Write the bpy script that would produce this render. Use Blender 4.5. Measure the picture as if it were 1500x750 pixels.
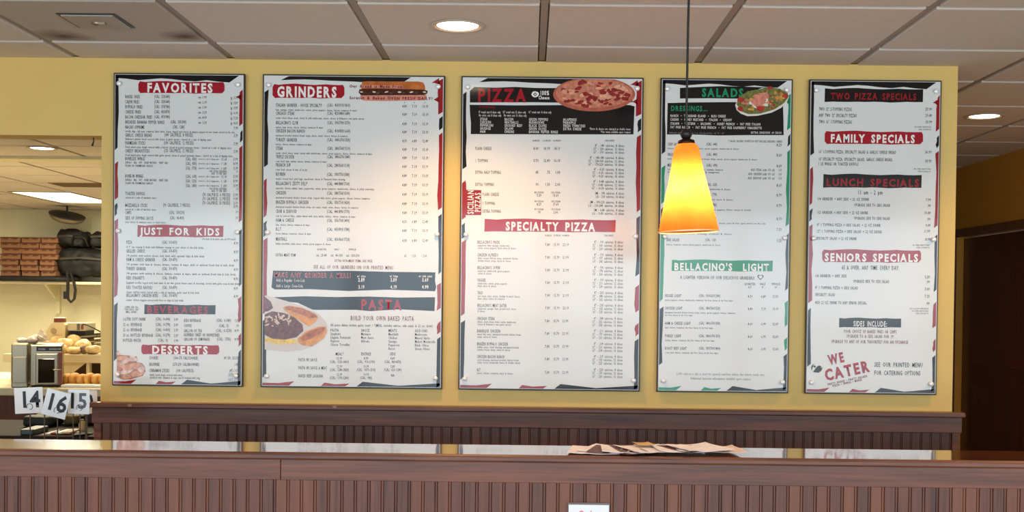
import bpy, math, random
import numpy as np
from mathutils import Vector, Matrix, noise

for o in list(bpy.data.objects): bpy.data.objects.remove(o)
C = bpy.context.scene.collection
SC = bpy.context.scene
random.seed(7)

# ------------------------------------------------------------------ camera
PITCH, ROLL, YAW, F, PPX, PPY = 1.69072166e-02, 1.11090972e-02, 8.03354376e-03, 1719.17, 761.5, 466.7
CAM = np.array([0.0, -4.62, 1.5])
def _rot():
    cp, sp = math.cos(PITCH), math.sin(PITCH); cr, sr = math.cos(ROLL), math.sin(ROLL); cy, sy = math.cos(YAW), math.sin(YAW)
    M0 = np.array([[1, 0, 0], [0, 0, -1], [0, 1, 0]], float)
    Ry = np.array([[cy, sy, 0], [-sy, cy, 0], [0, 0, 1]])
    Rp = np.array([[1, 0, 0], [0, cp, -sp], [0, sp, cp]])
    Rr = np.array([[cr, -sr, 0], [sr, cr, 0], [0, 0, 1]])
    return Rr @ Rp @ M0 @ Ry
RW = _rot()                                     # world -> camera axes (right, down, forward)
cam_d = bpy.data.cameras.new('camera'); cam = bpy.data.objects.new('camera', cam_d); C.objects.link(cam)
cam_d.sensor_width = 36; cam_d.lens = F / 1500 * 36; cam_d.clip_start = 0.02
cam_d.shift_x = -(PPX - 750) / 1500; cam_d.shift_y = (PPY - 375) / 1500
Rb = np.diag([1, -1, -1]) @ RW                  # blender camera axes
M = Matrix([list(Rb.T[i]) + [CAM[i]] for i in range(3)] + [[0, 0, 0, 1]])
cam.matrix_world = M
SC.camera = cam

def at(px, py, Y):                              # a point of the photograph on the plane y = Y
    d = RW.T @ np.array([(px - PPX) / F, (py - PPY) / F, 1.0])
    t = (Y - CAM[1]) / d[1]
    return CAM + d * t
def at_z(px, py, z):
    d = RW.T @ np.array([(px - PPX) / F, (py - PPY) / F, 1.0])
    return CAM + d * (z - CAM[2]) / d[2]

# ------------------------------------------------------------------ world, light, exposure
w = bpy.data.worlds.new('world'); SC.world = w; w.use_nodes = True
w.node_tree.nodes['Background'].inputs[0].default_value = (0.75, 0.87, 1.0, 1)
w.node_tree.nodes['Background'].inputs[1].default_value = 0.6
SC.view_settings.view_transform = 'Standard'; SC.view_settings.look = 'None'
SC.view_settings.exposure = -0.22; SC.view_settings.gamma = 1.0
SC.view_settings.use_curve_mapping = False

def area_light(name, loc, rot, sx, sy, power, color):
    d = bpy.data.lights.new(name, 'AREA'); d.shape = 'RECTANGLE'; d.size = sx; d.size_y = sy; d.energy = power; d.color = color
    o = bpy.data.objects.new(name, d); o.location = loc; o.rotation_euler = rot; C.objects.link(o); return o
ZC = 2.428                                       # ceiling height
YW = -6.4                                        # window wall behind the camera
WIN = [(-5.2, -3.47), (-3.42, -1.67), (-1.62, 0.13), (0.18, 1.93), (1.98, 3.73), (3.78, 5.3)]
for a, b in WIN:                                 # daylight entering each window
    area_light('daylight_sky', ((a + b) / 2, YW - 0.02, 1.79), (math.radians(90), 0, 0), b - a - .02, .98, 43 * (b - a) / 1.75, (0.70, 0.87, 1.0))
    area_light('daylight_ground', ((a + b) / 2, YW - 0.02, .80), (math.radians(90), 0, 0), b - a - .02, .98, 24 * (b - a) / 1.75, (0.76, 0.90, 1.0))

# ------------------------------------------------------------------ helpers
def setp(o, label=None, cat=None, group=None, kind=None):
    if label: o['label'] = label
    if cat: o['category'] = cat
    if group: o['group'] = group
    if kind: o['kind'] = kind
    return o
def mesh(name, v, f, mat=None, smooth=False):
    m = bpy.data.meshes.new(name); m.from_pydata([tuple(p) for p in v], [], [tuple(q) for q in f]); m.update()
    if mat: m.materials.append(mat)
    if smooth: m.polygons.foreach_set('use_smooth', [True] * len(m.polygons))
    return m
def obj(name, m, parent=None, loc=None, rot=None):
    o = bpy.data.objects.new(name, m); C.objects.link(o)
    if parent: o.parent = parent
    if loc is not None: o.location = loc
    if rot is not None: o.rotation_euler = rot
    return o
def empty(name, loc=(0, 0, 0), rot=(0, 0, 0)):
    o = bpy.data.objects.new(name, None); o.empty_display_size = .05; o.location = loc; o.rotation_euler = rot; C.objects.link(o); return o

class MB:
    def __init__(s): s.v = []; s.f = []
    def add(s, v, f):
        k = len(s.v); s.v += [tuple(p) for p in v]; s.f += [tuple(i + k for i in q) for q in f]; return s
    def box(s, x0, x1, y0, y1, z0, z1, b=0.0):
        if b <= 0:
            v = [(x, y, z) for z in (z0, z1) for y in (y0, y1) for x in (x0, x1)]
            return s.add(v, [(0, 2, 3, 1), (4, 5, 7, 6), (0, 1, 5, 4), (2, 6, 7, 3), (0, 4, 6, 2), (1, 3, 7, 5)])
        b = min(b, (x1 - x0) * .49, (y1 - y0) * .49, (z1 - z0) * .49)
        def ring(z, i):
            return [(x0 + i + (b if i == 0 else 0), y0 + i, z), (x1 - i - (b if i == 0 else 0), y0 + i, z), (x1 - i, y0 + i + (b if i == 0 else 0), z), (x1 - i, y1 - i - (b if i == 0 else 0), z),
                    (x1 - i - (b if i == 0 else 0), y1 - i, z), (x0 + i + (b if i == 0 else 0), y1 - i, z), (x0 + i, y1 - i - (b if i == 0 else 0), z), (x0 + i, y0 + i + (b if i == 0 else 0), z)]
        def ring2(z):
            return [(x0 + b * 1.3, y0 + b, z), (x1 - b * 1.3, y0 + b, z), (x1 - b, y0 + b * 1.3, z), (x1 - b, y1 - b * 1.3, z), (x1 - b * 1.3, y1 - b, z), (x0 + b * 1.3, y1 - b, z), (x0 + b, y1 - b * 1.3, z), (x0 + b, y0 + b * 1.3, z)]
        rs = [ring2(z0), ring(z0 + b, 0), ring(z1 - b, 0), ring2(z1)]
        v = [p for r in rs for p in r]; f = [tuple(range(7, -1, -1)), tuple(range(24, 32))]
        for k in range(3):
            for i in range(8):
                j = (i + 1) % 8; f.append((k * 8 + i, k * 8 + j, k * 8 + 8 + j, k * 8 + 8 + i))
        return s.add(v, f)
    def lathe(s, prof, n=24, c=(0, 0, 0), axis='z', cap=True):
        v = []
        for r, h in prof:
            for i in range(n):
                a = 2 * math.pi * i / n; x, y = r * math.cos(a), r * math.sin(a)
                p = (x, y, h) if axis == 'z' else (x, h, -y) if axis == 'y' else (h, x, y)
                v.append((p[0] + c[0], p[1] + c[1], p[2] + c[2]))
        f = []
        for k in range(len(prof) - 1):
            for i in range(n):
                j = (i + 1) % n; f.append((k * n + i, k * n + j, (k + 1) * n + j, (k + 1) * n + i))
        if cap: f += [tuple(range(n - 1, -1, -1)), tuple(range((len(prof) - 1) * n, len(prof) * n))]
        return s.add(v, f)
    def tube(s, pts, r, n=8):
        pts = [Vector(p) for p in pts]; v = []; f = []
        up = Vector((.13, .31, .94)); 
        for i, p in enumerate(pts):
            d = (pts[min(i + 1, len(pts) - 1)] - pts[max(i - 1, 0)]).normalized()
            a = d.cross(up)
            if a.length < .1: a = d.cross(Vector((1, 0, 0)))
            a.normalize(); b = d.cross(a); rr = r[i] if isinstance(r, (list, tuple)) else r
            for k in range(n):
                t = 2 * math.pi * k / n; v.append(tuple(p + a * rr * math.cos(t) + b * rr * math.sin(t)))
        for i in range(len(pts) - 1):
            for k in range(n):
                j = (k + 1) % n; f.append((i * n + k, i * n + j, i * n + n + j, i * n + n + k))
        f += [tuple(range(n - 1, -1, -1)), tuple(range((len(pts) - 1) * n, len(pts) * n))]
        return s.add(v, f)
    def ribbon(s, pts, wid, th, side=(0, 1, 0)):
        pts = [Vector(p) for p in pts]; sd = Vector(side).normalized(); v = []; f = []
        for i, p in enumerate(pts):
            d = (pts[min(i + 1, len(pts) - 1)] - pts[max(i - 1, 0)]).normalized(); n = d.cross(sd).normalized()
            for a, b in ((-1, -1), (1, -1), (1, 1), (-1, 1)): v.append(tuple(p + sd * a * wid / 2 + n * b * th / 2))
        for i in range(len(pts) - 1):
            for k in range(4):
                j = (k + 1) % 4; f.append((i * 4 + k, i * 4 + j, i * 4 + 4 + j, i * 4 + 4 + k))
        f += [(3, 2, 1, 0), tuple(range(len(v) - 4, len(v)))]
        return s.add(v, f)
    def build(s, name, mat, parent=None, loc=None, rot=None, smooth=False):
        return obj(name, mesh(name, s.v, s.f, mat, smooth), parent, loc, rot)

def soft_box(sx, sy, sz, n=4.0, amp=.0, freq=8, seed=0, div=14, sag=0):  # rounded, wrinkled closed form, base at z = 0
    v = []; f = []; idx = {}
    def vert(p):
        k = tuple(round(c, 5) for c in p)
        if k in idx: return idx[k]
        d = Vector(p); L = (abs(d.x) ** n + abs(d.y) ** n + abs(d.z) ** n) ** (1 / n); d /= L
        q = Vector((d.x * sx / 2, d.y * sy / 2, (d.z + 1) * sz / 2))
        if sag: q.z -= sag * (q.z / sz) * (1 - min(1, abs(d.x) ** 2)) 
        nn = noise.noise_vector(q * freq + Vector((seed * 3.1, seed, 0))) + .5 * noise.noise_vector(q * freq * 2.3 + Vector((0, seed * 2, 5)))
        q += nn * amp; q.z = max(q.z, 0)
        idx[k] = len(v); v.append(tuple(q)); return idx[k]
    g = [-1 + 2 * i / div for i in range(div + 1)]
    for ax in range(3):
        for sg in (-1, 1):
            for i in range(div):
                for j in range(div):
                    q = []
                    for a, b in ((i, j), (i + 1, j), (i + 1, j + 1), (i, j + 1)):
                        p = [0, 0, 0]; p[ax] = sg; p[(ax + 1) % 3] = g[a]; p[(ax + 2) % 3] = g[b]; q.append(vert(p))
                    f.append(tuple(q if sg > 0 else q[::-1]))
    return v, f

# ------------------------------------------------------------------ materials
def lin(c):
    return tuple(((x / 255 + .055) / 1.055) ** 2.4 if x / 255 > .04045 else x / 255 / 12.92 for x in c)
def mat(name, color, rough=.5, metal=0, spec=.5, var=.0, vscale=6, bump=0, bscale=60, coat=0, emit=None, estr=0, srgb=True):
    m = bpy.data.materials.new(name); m.use_nodes = True; nt = m.node_tree; b = nt.nodes['Principled BSDF']
    c = lin(color) if srgb else color
    b.inputs['Base Color'].default_value = (*c, 1); b.inputs['Roughness'].default_value = rough; b.inputs['Metallic'].default_value = metal
    b.inputs['Specular IOR Level'].default_value = spec
    if coat: b.inputs['Coat Weight'].default_value = coat; b.inputs['Coat Roughness'].default_value = .05
    if emit: b.inputs['Emission Color'].default_value = (*emit, 1); b.inputs['Emission Strength'].default_value = estr
    if var or bump:
        tc = nt.nodes.new('ShaderNodeTexCoord')
        if var:
            n = nt.nodes.new('ShaderNodeTexNoise'); n.inputs['Scale'].default_value = vscale; n.inputs['Detail'].default_value = 5
            nt.links.new(tc.outputs['Object'], n.inputs['Vector'])
            r = nt.nodes.new('ShaderNodeValToRGB'); r.color_ramp.elements[0].position = .3; r.color_ramp.elements[1].position = .7
            r.color_ramp.elements[0].color = (*[x * (1 - var) for x in c], 1); r.color_ramp.elements[1].color = (*[min(1, x * (1 + var)) for x in c], 1)
            nt.links.new(n.outputs['Fac'], r.inputs['Fac']); nt.links.new(r.outputs['Color'], b.inputs['Base Color'])
        if bump:
            n = nt.nodes.new('ShaderNodeTexNoise'); n.inputs['Scale'].default_value = bscale; n.inputs['Detail'].default_value = 4
            nt.links.new(tc.outputs['Object'], n.inputs['Vector'])
            bp = nt.nodes.new('ShaderNodeBump'); bp.inputs['Strength'].default_value = bump; bp.inputs['Distance'].default_value = .002
            nt.links.new(n.outputs['Fac'], bp.inputs['Height']); nt.links.new(bp.outputs['Normal'], b.inputs['Normal'])
    return m
def wood(name, dark, light, along='x', rough=.3, coat=.3, rnd=.5, scale=1.0, warm=None):
    m = bpy.data.materials.new(name); m.use_nodes = True; nt = m.node_tree; b = nt.nodes['Principled BSDF']; N = nt.nodes.new; Lk = nt.links.new
    tc = N('ShaderNodeTexCoord'); oi = N('ShaderNodeObjectInfo'); mul = N('ShaderNodeMath'); mul.operation = 'MULTIPLY'; mul.inputs[1].default_value = 37
    Lk(oi.outputs['Random'], mul.inputs[0])
    add = N('ShaderNodeVectorMath'); add.operation = 'ADD'; Lk(tc.outputs['Object'], add.inputs[0]); Lk(mul.outputs[0], add.inputs[1])
    mp = N('ShaderNodeMapping'); Lk(add.outputs[0], mp.inputs['Vector'])
    long_, cross = 1.6 * scale, 26 * scale
    mp.inputs['Scale'].default_value = (long_ if along == 'x' else cross, cross, long_ if along == 'z' else cross)
    n1 = N('ShaderNodeTexNoise'); n1.inputs['Scale'].default_value = 1.0; n1.inputs['Detail'].default_value = 6; n1.inputs['Distortion'].default_value = 1.2; Lk(mp.outputs[0], n1.inputs['Vector'])
    mp2 = N('ShaderNodeMapping'); Lk(add.outputs[0], mp2.inputs['Vector'])
    mp2.inputs['Scale'].default_value = tuple(s * 7 if s == cross else s * 4 for s in mp.inputs['Scale'].default_value)
    n2 = N('ShaderNodeTexNoise'); n2.inputs['Scale'].default_value = 1; n2.inputs['Detail'].default_value = 3; Lk(mp2.outputs[0], n2.inputs['Vector'])
    mix = N('ShaderNodeMath'); mix.operation = 'MULTIPLY_ADD'; mix.inputs[1].default_value = .45; Lk(n2.outputs['Fac'], mix.inputs[0]); 
    m3 = N('ShaderNodeMath'); m3.operation = 'MULTIPLY'; m3.inputs[1].default_value = .55; Lk(n1.outputs['Fac'], m3.inputs[0]); Lk(m3.outputs[0], mix.inputs[2])
    r = N('ShaderNodeValToRGB'); r.color_ramp.elements[0].position = .36; r.color_ramp.elements[1].position = .64
    r.color_ramp.elements[0].color = (*lin(dark), 1); r.color_ramp.elements[1].color = (*lin(light), 1); Lk(mix.outputs[0], r.inputs['Fac'])
    hv = N('ShaderNodeMixRGB'); hv.blend_type = 'MIX'; hv.inputs['Color2'].default_value = (*lin(warm or light), 1)
    mr = N('ShaderNodeMath'); mr.operation = 'POWER'; mr.inputs[1].default_value = 2.0; Lk(oi.outputs['Random'], mr.inputs[0])
    ms = N('ShaderNodeMath'); ms.operation = 'MULTIPLY'; ms.inputs[1].default_value = rnd; Lk(mr.outputs[0], ms.inputs[0])
    Lk(ms.outputs[0], hv.inputs['Fac']); Lk(r.outputs['Color'], hv.inputs['Color1']); Lk(hv.outputs[0], b.inputs['Base Color'])
    b.inputs['Roughness'].default_value = rough; b.inputs['Coat Weight'].default_value = coat; b.inputs['Coat Roughness'].default_value = .06
    return m

YELLOW = (218, 184, 104)
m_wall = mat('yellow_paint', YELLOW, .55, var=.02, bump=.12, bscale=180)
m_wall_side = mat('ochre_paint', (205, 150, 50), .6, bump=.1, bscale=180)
m_kwall = mat('kitchen_paint', (228, 222, 186), .5, var=.02)
m_tile = mat('ceiling_tile', (218, 210, 202), .9, var=.03, vscale=30, bump=.3, bscale=220)
m_bar = mat('grid_bar', (160, 148, 136), .6)
m_floor = mat('floor_tile', (160, 140, 118), .4, var=.15)
m_oak_front = wood('stained_oak_plank', (68, 36, 28), (110, 64, 47), 'z', .45, .05, .6, warm=(132, 76, 48))
m_oak_back = wood('stained_oak_plank_back', (74, 45, 38), (100, 65, 54), 'z', .34, .15, .6, warm=(128, 78, 60))  # planks under the wall ledge, greyer tones with less contrast
m_oak_rail = wood('stained_oak_rail', (72, 39, 29), (120, 70, 50), 'x', .42, .08, .4, warm=(150, 90, 60))
m_oak_ledge = wood('stained_oak_ledge', (76, 45, 36), (112, 72, 58), 'x', .32, .15, .3)
m_top = wood('lacquered_countertop', (96, 50, 30), (150, 92, 60), 'x', .12, 1.0, .1)
m_dark = mat('dark_gap', (28, 16, 12), .8)
m_door = wood('dark_door', (62, 24, 16), (104, 46, 28), 'z', .35, .2, .2)
m_door_trim = wood('door_trim', (84, 50, 28), (124, 78, 42), 'x', .4, .1, .2)
PR = dict(rough=.10, spec=.38)
m_white = mat('menu_white', (218, 220, 218), **PR)
m_blk = mat('menu_black', (24, 22, 22), **PR)
m_red = mat('menu_red', (160, 24, 40), **PR)
m_red2 = mat('menu_red_dark', (148, 30, 36), **PR)
m_grn = mat('menu_green', (30, 140, 96), **PR)
m_ink = mat('menu_ink', (30, 28, 28), **PR)
m_ink2 = mat('menu_ink_light', (70, 66, 64), **PR)
m_wht_txt = mat('menu_white_lettering', (236, 232, 228), **PR)
m_frame = mat('black_backing', (22, 18, 18), .35)
m_metal = mat('whitened_steel', (250, 250, 250), .3, metal=.25)  # window reflection on the bolts put into a near-white base colour
m_steel = mat('brushed_steel', (158, 146, 122), .35, metal=.85)
m_wire = mat('dark_wire', (92, 84, 76), .4, metal=.6)
m_black = mat('black_plastic', (26, 24, 23), .4)
m_cloth = mat('black_nylon', (20, 18, 16), .7, var=.25, vscale=14, bump=.5, bscale=160)
m_card = mat('white_card', (232, 236, 238), .4)
m_num2 = mat('grey_numeral', (84, 92, 100), .45)
m_num = mat('black_numeral', (22, 22, 24), .45)
m_paper = mat('paper', (246, 240, 242), .6, var=.08, vscale=20)
m_boxc = mat('kraft_cardboard', (138, 96, 64), .8, var=.1, vscale=30)
m_boxd = mat('cardboard_slots', (92, 50, 34), .9)
m_cream = mat('cream_laminate', (226, 214, 178), .45)

# ------------------------------------------------------------------ setting
XL, XR, YB = -6.6, 5.5, 8.4
XS = 2.93                                        # corridor side wall
def struct(name, b, m, parent=None):
    o = b.build(name, m, parent); 
    if not parent: o['kind'] = 'structure'
    return o
struct('floor', MB().box(XL - .2, XR + .2, YW - .2, YB + .2, -.1, 0), m_floor)
# ceiling: slab, grid bars and single tiles with a recessed joint
ceil = struct('ceiling', MB().box(XL - .2, XR + .2, YW - .2, YB + .2, ZC + .03, ZC + .12), m_bar)
TX, TY, TS = -1.792, -.296, .61
m_tile.name = 'ceiling_tile'
def tile_geo(mb, x0, x1, y0, y1):
    g = .0165; c = .004
    v = [(x0 + g, y0 + g, ZC + .025), (x1 - g, y0 + g, ZC + .025), (x1 - g, y1 - g, ZC + .025), (x0 + g, y1 - g, ZC + .025),
         (x0 + g, y0 + g, ZC + .002), (x1 - g, y0 + g, ZC + .002), (x1 - g, y1 - g, ZC + .002), (x0 + g, y1 - g, ZC + .002),
         (x0 + g + c, y0 + g + c, ZC), (x1 - g - c, y0 + g + c, ZC), (x1 - g - c, y1 - g - c, ZC), (x0 + g + c, y1 - g - c, ZC)]
    f = [(0, 1, 2, 3), (11, 10, 9, 8)]
    for k in (0, 4):
        for i in range(4): j = (i + 1) % 4; f.append((k + i, k + 4 + i, k + 4 + j, k + j))
    mb.add(v, f)
cx = [TX + TS * i for i in range(-9, 13)]; cyy = [TY + TS * j for j in range(-11, 16)]
can_spots = [(-.255, -.61), (2.235, -.61), (-2.70, -.61), (-.255, -2.75), (2.235, -2.75), (-2.70, -2.75), (2.235, 1.21), (-2.70, -4.9), (-.255, -4.9), (2.235, -4.9)]
kitchen_can = (-3.12, 2.86)
TROF = [(-4.75, -4.21, 6.08, 7.28)]
far_t = MB(); tm = bpy.data.meshes.new('ceiling_tile'); tb = MB(); tile_geo(tb, 0, TS, 0, TS)
tm.from_pydata([(a, b_, c_ - ZC) for a, b_, c_ in tb.v], [], tb.f); tm.materials.append(m_tile); tm.update()
# stained tile material
ms = mat('stained_tile', (188, 180, 170), .9, bump=.3, bscale=220); nt = ms.node_tree
tc = nt.nodes.new('ShaderNodeTexCoord'); prev = None; base = nt.nodes['Principled BSDF'].inputs['Base Color']
col = nt.nodes.new('ShaderNodeRGB'); col.outputs[0].default_value = (*lin((188, 180, 170)), 1); prev = col.outputs[0]
STX0 = TX; STY0 = TY - TS
for (sx_, sy_, r_) in ((.10, .52, .115), (.575 - .03, .50, .10)):
    vm = nt.nodes.new('ShaderNodeVectorMath'); vm.operation = 'DISTANCE'; vm.inputs[1].default_value = (sx_, sy_, 0)
    nz = nt.nodes.new('ShaderNodeTexNoise'); nz.inputs['Scale'].default_value = 9; nt.links.new(tc.outputs['Object'], nz.inputs['Vector'])
    nt.links.new(tc.outputs['Object'], vm.inputs[0])
    ad = nt.nodes.new('ShaderNodeMath'); ad.operation = 'MULTIPLY_ADD'; ad.inputs[1].default_value = .10; nt.links.new(nz.outputs['Fac'], ad.inputs[0]); nt.links.new(vm.outputs['Value'], ad.inputs[2])
    mr = nt.nodes.new('ShaderNodeMapRange'); mr.inputs[1].default_value = r_ + .05; mr.inputs[2].default_value = .05; mr.inputs[3].default_value = 0; mr.inputs[4].default_value = 1.0
    nt.links.new(ad.outputs[0], mr.inputs[0])
    mx = nt.nodes.new('ShaderNodeMixRGB'); mx.inputs['Color2'].default_value = (*lin((104, 82, 66)), 1)
    nt.links.new(mr.outputs[0], mx.inputs['Fac']); nt.links.new(prev, mx.inputs['Color1']); prev = mx.outputs[0]
nt.links.new(prev, base)
tm_s = tm.copy(); tm_s.materials.clear(); tm_s.materials.append(ms)
def hole(x0, y0):
    for a, b, c_, d in TROF:
        if x0 + TS > a + .05 and x0 < b - .05 and y0 + TS > c_ + .05 and y0 < d - .05: return True
    return False
for x0 in cx:
    for y0 in cyy:
        if x0 < XL - .5 or x0 > XR or y0 + TS < YW - .3 or y0 > YB: continue
        if -3.1 < x0 < 3.4 and -2.2 < y0 < 4.1:
            st = abs(x0 - STX0) < .01 and abs(y0 - STY0) < .01
            o = obj('ceiling_tile', tm_s if st else tm, ceil, (x0, y0, ZC))
            if st: o['label'] = 'darker water-stained ceiling tile'
        else: tile_geo(far_t, x0, x0 + TS, y0, y0 + TS)
o = far_t.build('tile_field', m_tile, ceil); o['kind'] = 'stuff'
bm_ = MB()
for x0 in cx: 
    o = MB().box(x0 - .012, x0 + .012, YW, YB, ZC + .008, ZC + .012).build('grid_bar', m_bar, ceil)
for y0 in cyy: bm_.box(XL, XR, y0 - .012, y0 + .012, ZC + .0085, ZC + .0115)
o = bm_.build('cross_bars', m_bar, ceil); o['kind'] = 'stuff'

WX0 = at(148, 400, 0)[0]; WX1 = at(1399, 350, 0)[0]
HZ = at(100, 198.5, 0)[2]
wf = struct('wall_front', MB().box(WX0, WX1, 0, .12, 0, ZC + .004, .0), m_wall)
struct('wall_header', MB().box(XL, WX0, 0, .12, HZ, ZC + .004), m_wall)
struct('wall_left', MB().box(XL - .12, XL, YW, .12, 0, ZC + .02), m_wall)
struct('wall_kitchen_left', MB().box(XL - .12, XL, .12, YB, 0, ZC + .02), m_kwall)
struct('wall_right', MB().box(XR, XR + .12, YW, .5, 0, ZC + .02), m_wall)
struct('wall_return', MB().box(XS, XR + .12, .5, .62, 0, ZC + .02), m_wall)
DH = 1.955; DY0, DY1 = 2.25, 3.47
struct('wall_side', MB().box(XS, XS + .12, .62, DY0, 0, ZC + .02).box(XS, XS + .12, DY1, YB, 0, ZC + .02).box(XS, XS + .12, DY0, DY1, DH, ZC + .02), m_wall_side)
struct('wall_added_divider', MB().box(1.38, 1.5, .12, YB, 0, ZC + .02), m_kwall)  # added unseen wall, keeps the bright kitchen light out of the corridor
struct('wall_back', MB().box(XL, XS, YB, YB + .12, 0, ZC + .02), m_kwall)
# door in the side wall
d = empty('door_1', (XS, (DY0 + DY1) / 2, 0)); d['kind'] = 'structure'
L0, L1 = DY0 - (DY0 + DY1) / 2, DY1 - (DY0 + DY1) / 2
MB().box(.045, .085, L0 + .01, L1 - .01, .005, DH - .01).build('door_slab', m_door, d)
for z0, z1 in ((.2, .95), (1.1, 1.8)): MB().box(.036, .045, L0 + .16, L1 - .16, z0, z1, .004).build('door_panel', m_door, d)
MB().box(-.015, .0, L0 - .09, L1 + .09, DH - .002, DH + .05, .003).build('head_casing', m_door_trim, d)
MB().box(-.015, .0, L1 - .002, L1 + .09, 0, DH - .002, .003).build('side_casing', m_door, d)
MB().box(-.015, .0, L0 - .09, L0 + .002, 0, DH - .002, .003).build('side_casing', m_door, d)
# window wall behind the camera
ww = MB(); ww.box(XL, XR, YW - .12, YW, 0, .30); ww.box(XL, XR, YW - .12, YW, 2.31, ZC + .02)
edges = [XL] + [e for p in WIN for e in p] + [XR]
for i in range(0, len(edges), 2): ww.box(edges[i], edges[i + 1], YW - .12, YW, .30, 2.31)
struct('wall_windows', ww, m_wall)
for i, (a, b) in enumerate(WIN):
    wn = empty('window_%d' % (i + 1), ((a + b) / 2, YW, .30)); wn['kind'] = 'structure'; h = (b - a) / 2
    MB().box(-h, h, -.01, .02, 0, .015).box(-h, h, -.01, .02, 1.98, 2.01).box(-h, h, -.01, .02, .985, 1.005).box(-h, -h + .012, -.01, .02, .015, 1.98).box(h - .012, h, -.01, .02, .015, 1.98).build('window_frame', m_steel, wn)
    MB().box(-h - .02, h + .02, 0, .09, -.03, 0, .004).build('window_sill', m_oak_rail, wn)

# ------------------------------------------------------------------ beadboard ledge on the wall
def plank_mesh(name, wdt, h, m, bead=.0048, dep=.004, th=.012):
    a = wdt; pr = [(0, 0), (.0012, -dep), (a - bead - .0028, -dep), (a - bead - .0014, -.0006), (a - bead, -dep * .85), (a - bead * .5, -dep), (a - .0012, -dep * .85), (a, 0)]
    n = len(pr); v = [(x, y, 0) for x, y in pr] + [(a, th, 0), (0, th, 0)]; k = len(v)
    v += [(x, y, h) for x, y, _ in v]; f = [(i, (i + 1) % k, (i + 1) % k + k, i + k) for i in range(k)]
    f += [tuple(range(k - 1, -1, -1)), tuple(range(k, 2 * k))]
    return mesh(name, v, f, m)
LZ = at(775, 595.3, 0)[2]
cxl, cxr = at(129.5, 594, -.06)[0], at(1415, 604, -.06)[0]
ledge = empty('wall_ledge', ((cxl + cxr) / 2, -.03, 0))
setp(ledge, 'dark stained oak ledge with beadboard below the row of menu boards', 'wainscot')
ox = (cxl + cxr) / 2; oy = -.03
MB().box(cxl - ox, cxr - ox, -.06 - oy, 0 - oy, LZ - .019, LZ, .004).build('ledge_cap', m_oak_ledge, ledge)
al, ar = at(134.5, 610, -.04)[0], at(1409, 618, -.04)[0]
MB().box(al - ox, ar - ox, -.042 - oy, 0 - oy, LZ - .081, LZ - .019, .002).build('apron_board', m_oak_ledge, ledge)
pl, prr = at(149, 630, -.02)[0], at(1394, 640, -.02)[0]
PB = 14.3 / 374.2
pm = plank_mesh('plank', PB, LZ - .081, m_oak_back)
k = int(round((prr - pl) / PB)); PBs = (prr - pl) / k
for i in range(k):
    o = obj('plank', pm, ledge, (pl + i * PBs - ox, -.0125 - oy, 0)); o.scale = (PBs / PB, 1, 1)
MB().box(prr - ox, at(1405.5, 640, -.02)[0] - ox, -.026 - oy, -oy, 0, LZ - .081, .002).build('end_post', m_oak_rail, ledge)
MB().box(at(138, 630, -.02)[0] - ox, pl - ox, -.026 - oy, -oy, 0, LZ - .081, .002).build('end_post', m_oak_rail, ledge)
# two bits of clear tape left on the cap
for px in (190, 490):
    p = at(px, 593.5 + (px - 190) * .0085, -.062)
    v, f = soft_box(.016, .0012, .010, 4, .001, 40, px, 6)
    o = MB().add(v, f).build('tape_scrap', mat('tape', (150, 128, 118), .25), None, (p[0], -.0612, p[2] - .006))
    setp(o, 'scrap of clear tape on the ledge below the %s menu' % ('favorites and kids' if px == 190 else 'grinders and pasta'), 'tape')

# ------------------------------------------------------------------ front counter
CZ = 1.056; CY0, CY1 = -1.30, -1.065
X0, X1 = -2.55, 2.3
ctr = empty('service_counter', ((X0 + X1) / 2, (CY0 + CY1) / 2, 0)); setp(ctr, 'long dark oak counter with beadboard front and glossy lacquered top', 'counter')
ox, oy = (X0 + X1) / 2, (CY0 + CY1) / 2
MB().box(X0 - ox, X1 - ox, CY0 + .012 - oy, CY1 - oy, CZ - .022, CZ, .002).build('countertop', m_top, ctr)
nose = MB(); prf = [(CY0 + .012, CZ - .0005), (CY0 + .006, CZ - .0006), (CY0 + .002, CZ - .003), (CY0, CZ - .008), (CY0, CZ - .016), (CY0 + .003, CZ - .021), (CY0 + .012, CZ - .022)]
v = [(X0 - ox, y - oy, z) for y, z in prf] + [(X1 - ox, y - oy, z) for y, z in prf]; n = len(prf)
nose.add(v, [(i, i + n, (i + 1) % n + n, (i + 1) % n) for i in range(n)] + [tuple(range(n)), tuple(range(2 * n - 1, n - 1, -1))])
nose.build('nosing', m_oak_rail, ctr, smooth=False)
FY = CY0 + .02
sx = at(411, 685, FY)[0]
MB().box(X0 - ox, sx - .0007 - ox, FY - oy, FY + .02 - oy, CZ - .081, CZ - .022, .0012).build('frieze_board', m_oak_rail, ctr)
MB().box(sx + .0007 - ox, X1 - ox, FY - oy, FY + .02 - oy, CZ - .081, CZ - .022, .0012).build('frieze_board', m_oak_rail, ctr)
PF = 19.82 / (F / (FY + .006 + 4.62))
pm2 = plank_mesh('plank', PF, CZ - .081 - .1, m_oak_front, bead=.006)
x = at(50.5, 725, FY + .006)[0] - 25 * PF
while x < X1 - PF:
    if x > X0: obj('plank', pm2, ctr, (x - ox, FY + .006 - oy, .1))
    x += PF
MB().box(X0 - ox, X1 - ox, FY + .018 - oy, CY1 - .03 - oy, .0, CZ - .022).build('counter_body', m_oak_rail, ctr)
MB().box(X0 - ox, X1 - ox, FY - .004 - oy, FY + .018 - oy, 0, .1, .003).build('kick_board', m_oak_rail, ctr)

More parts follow.
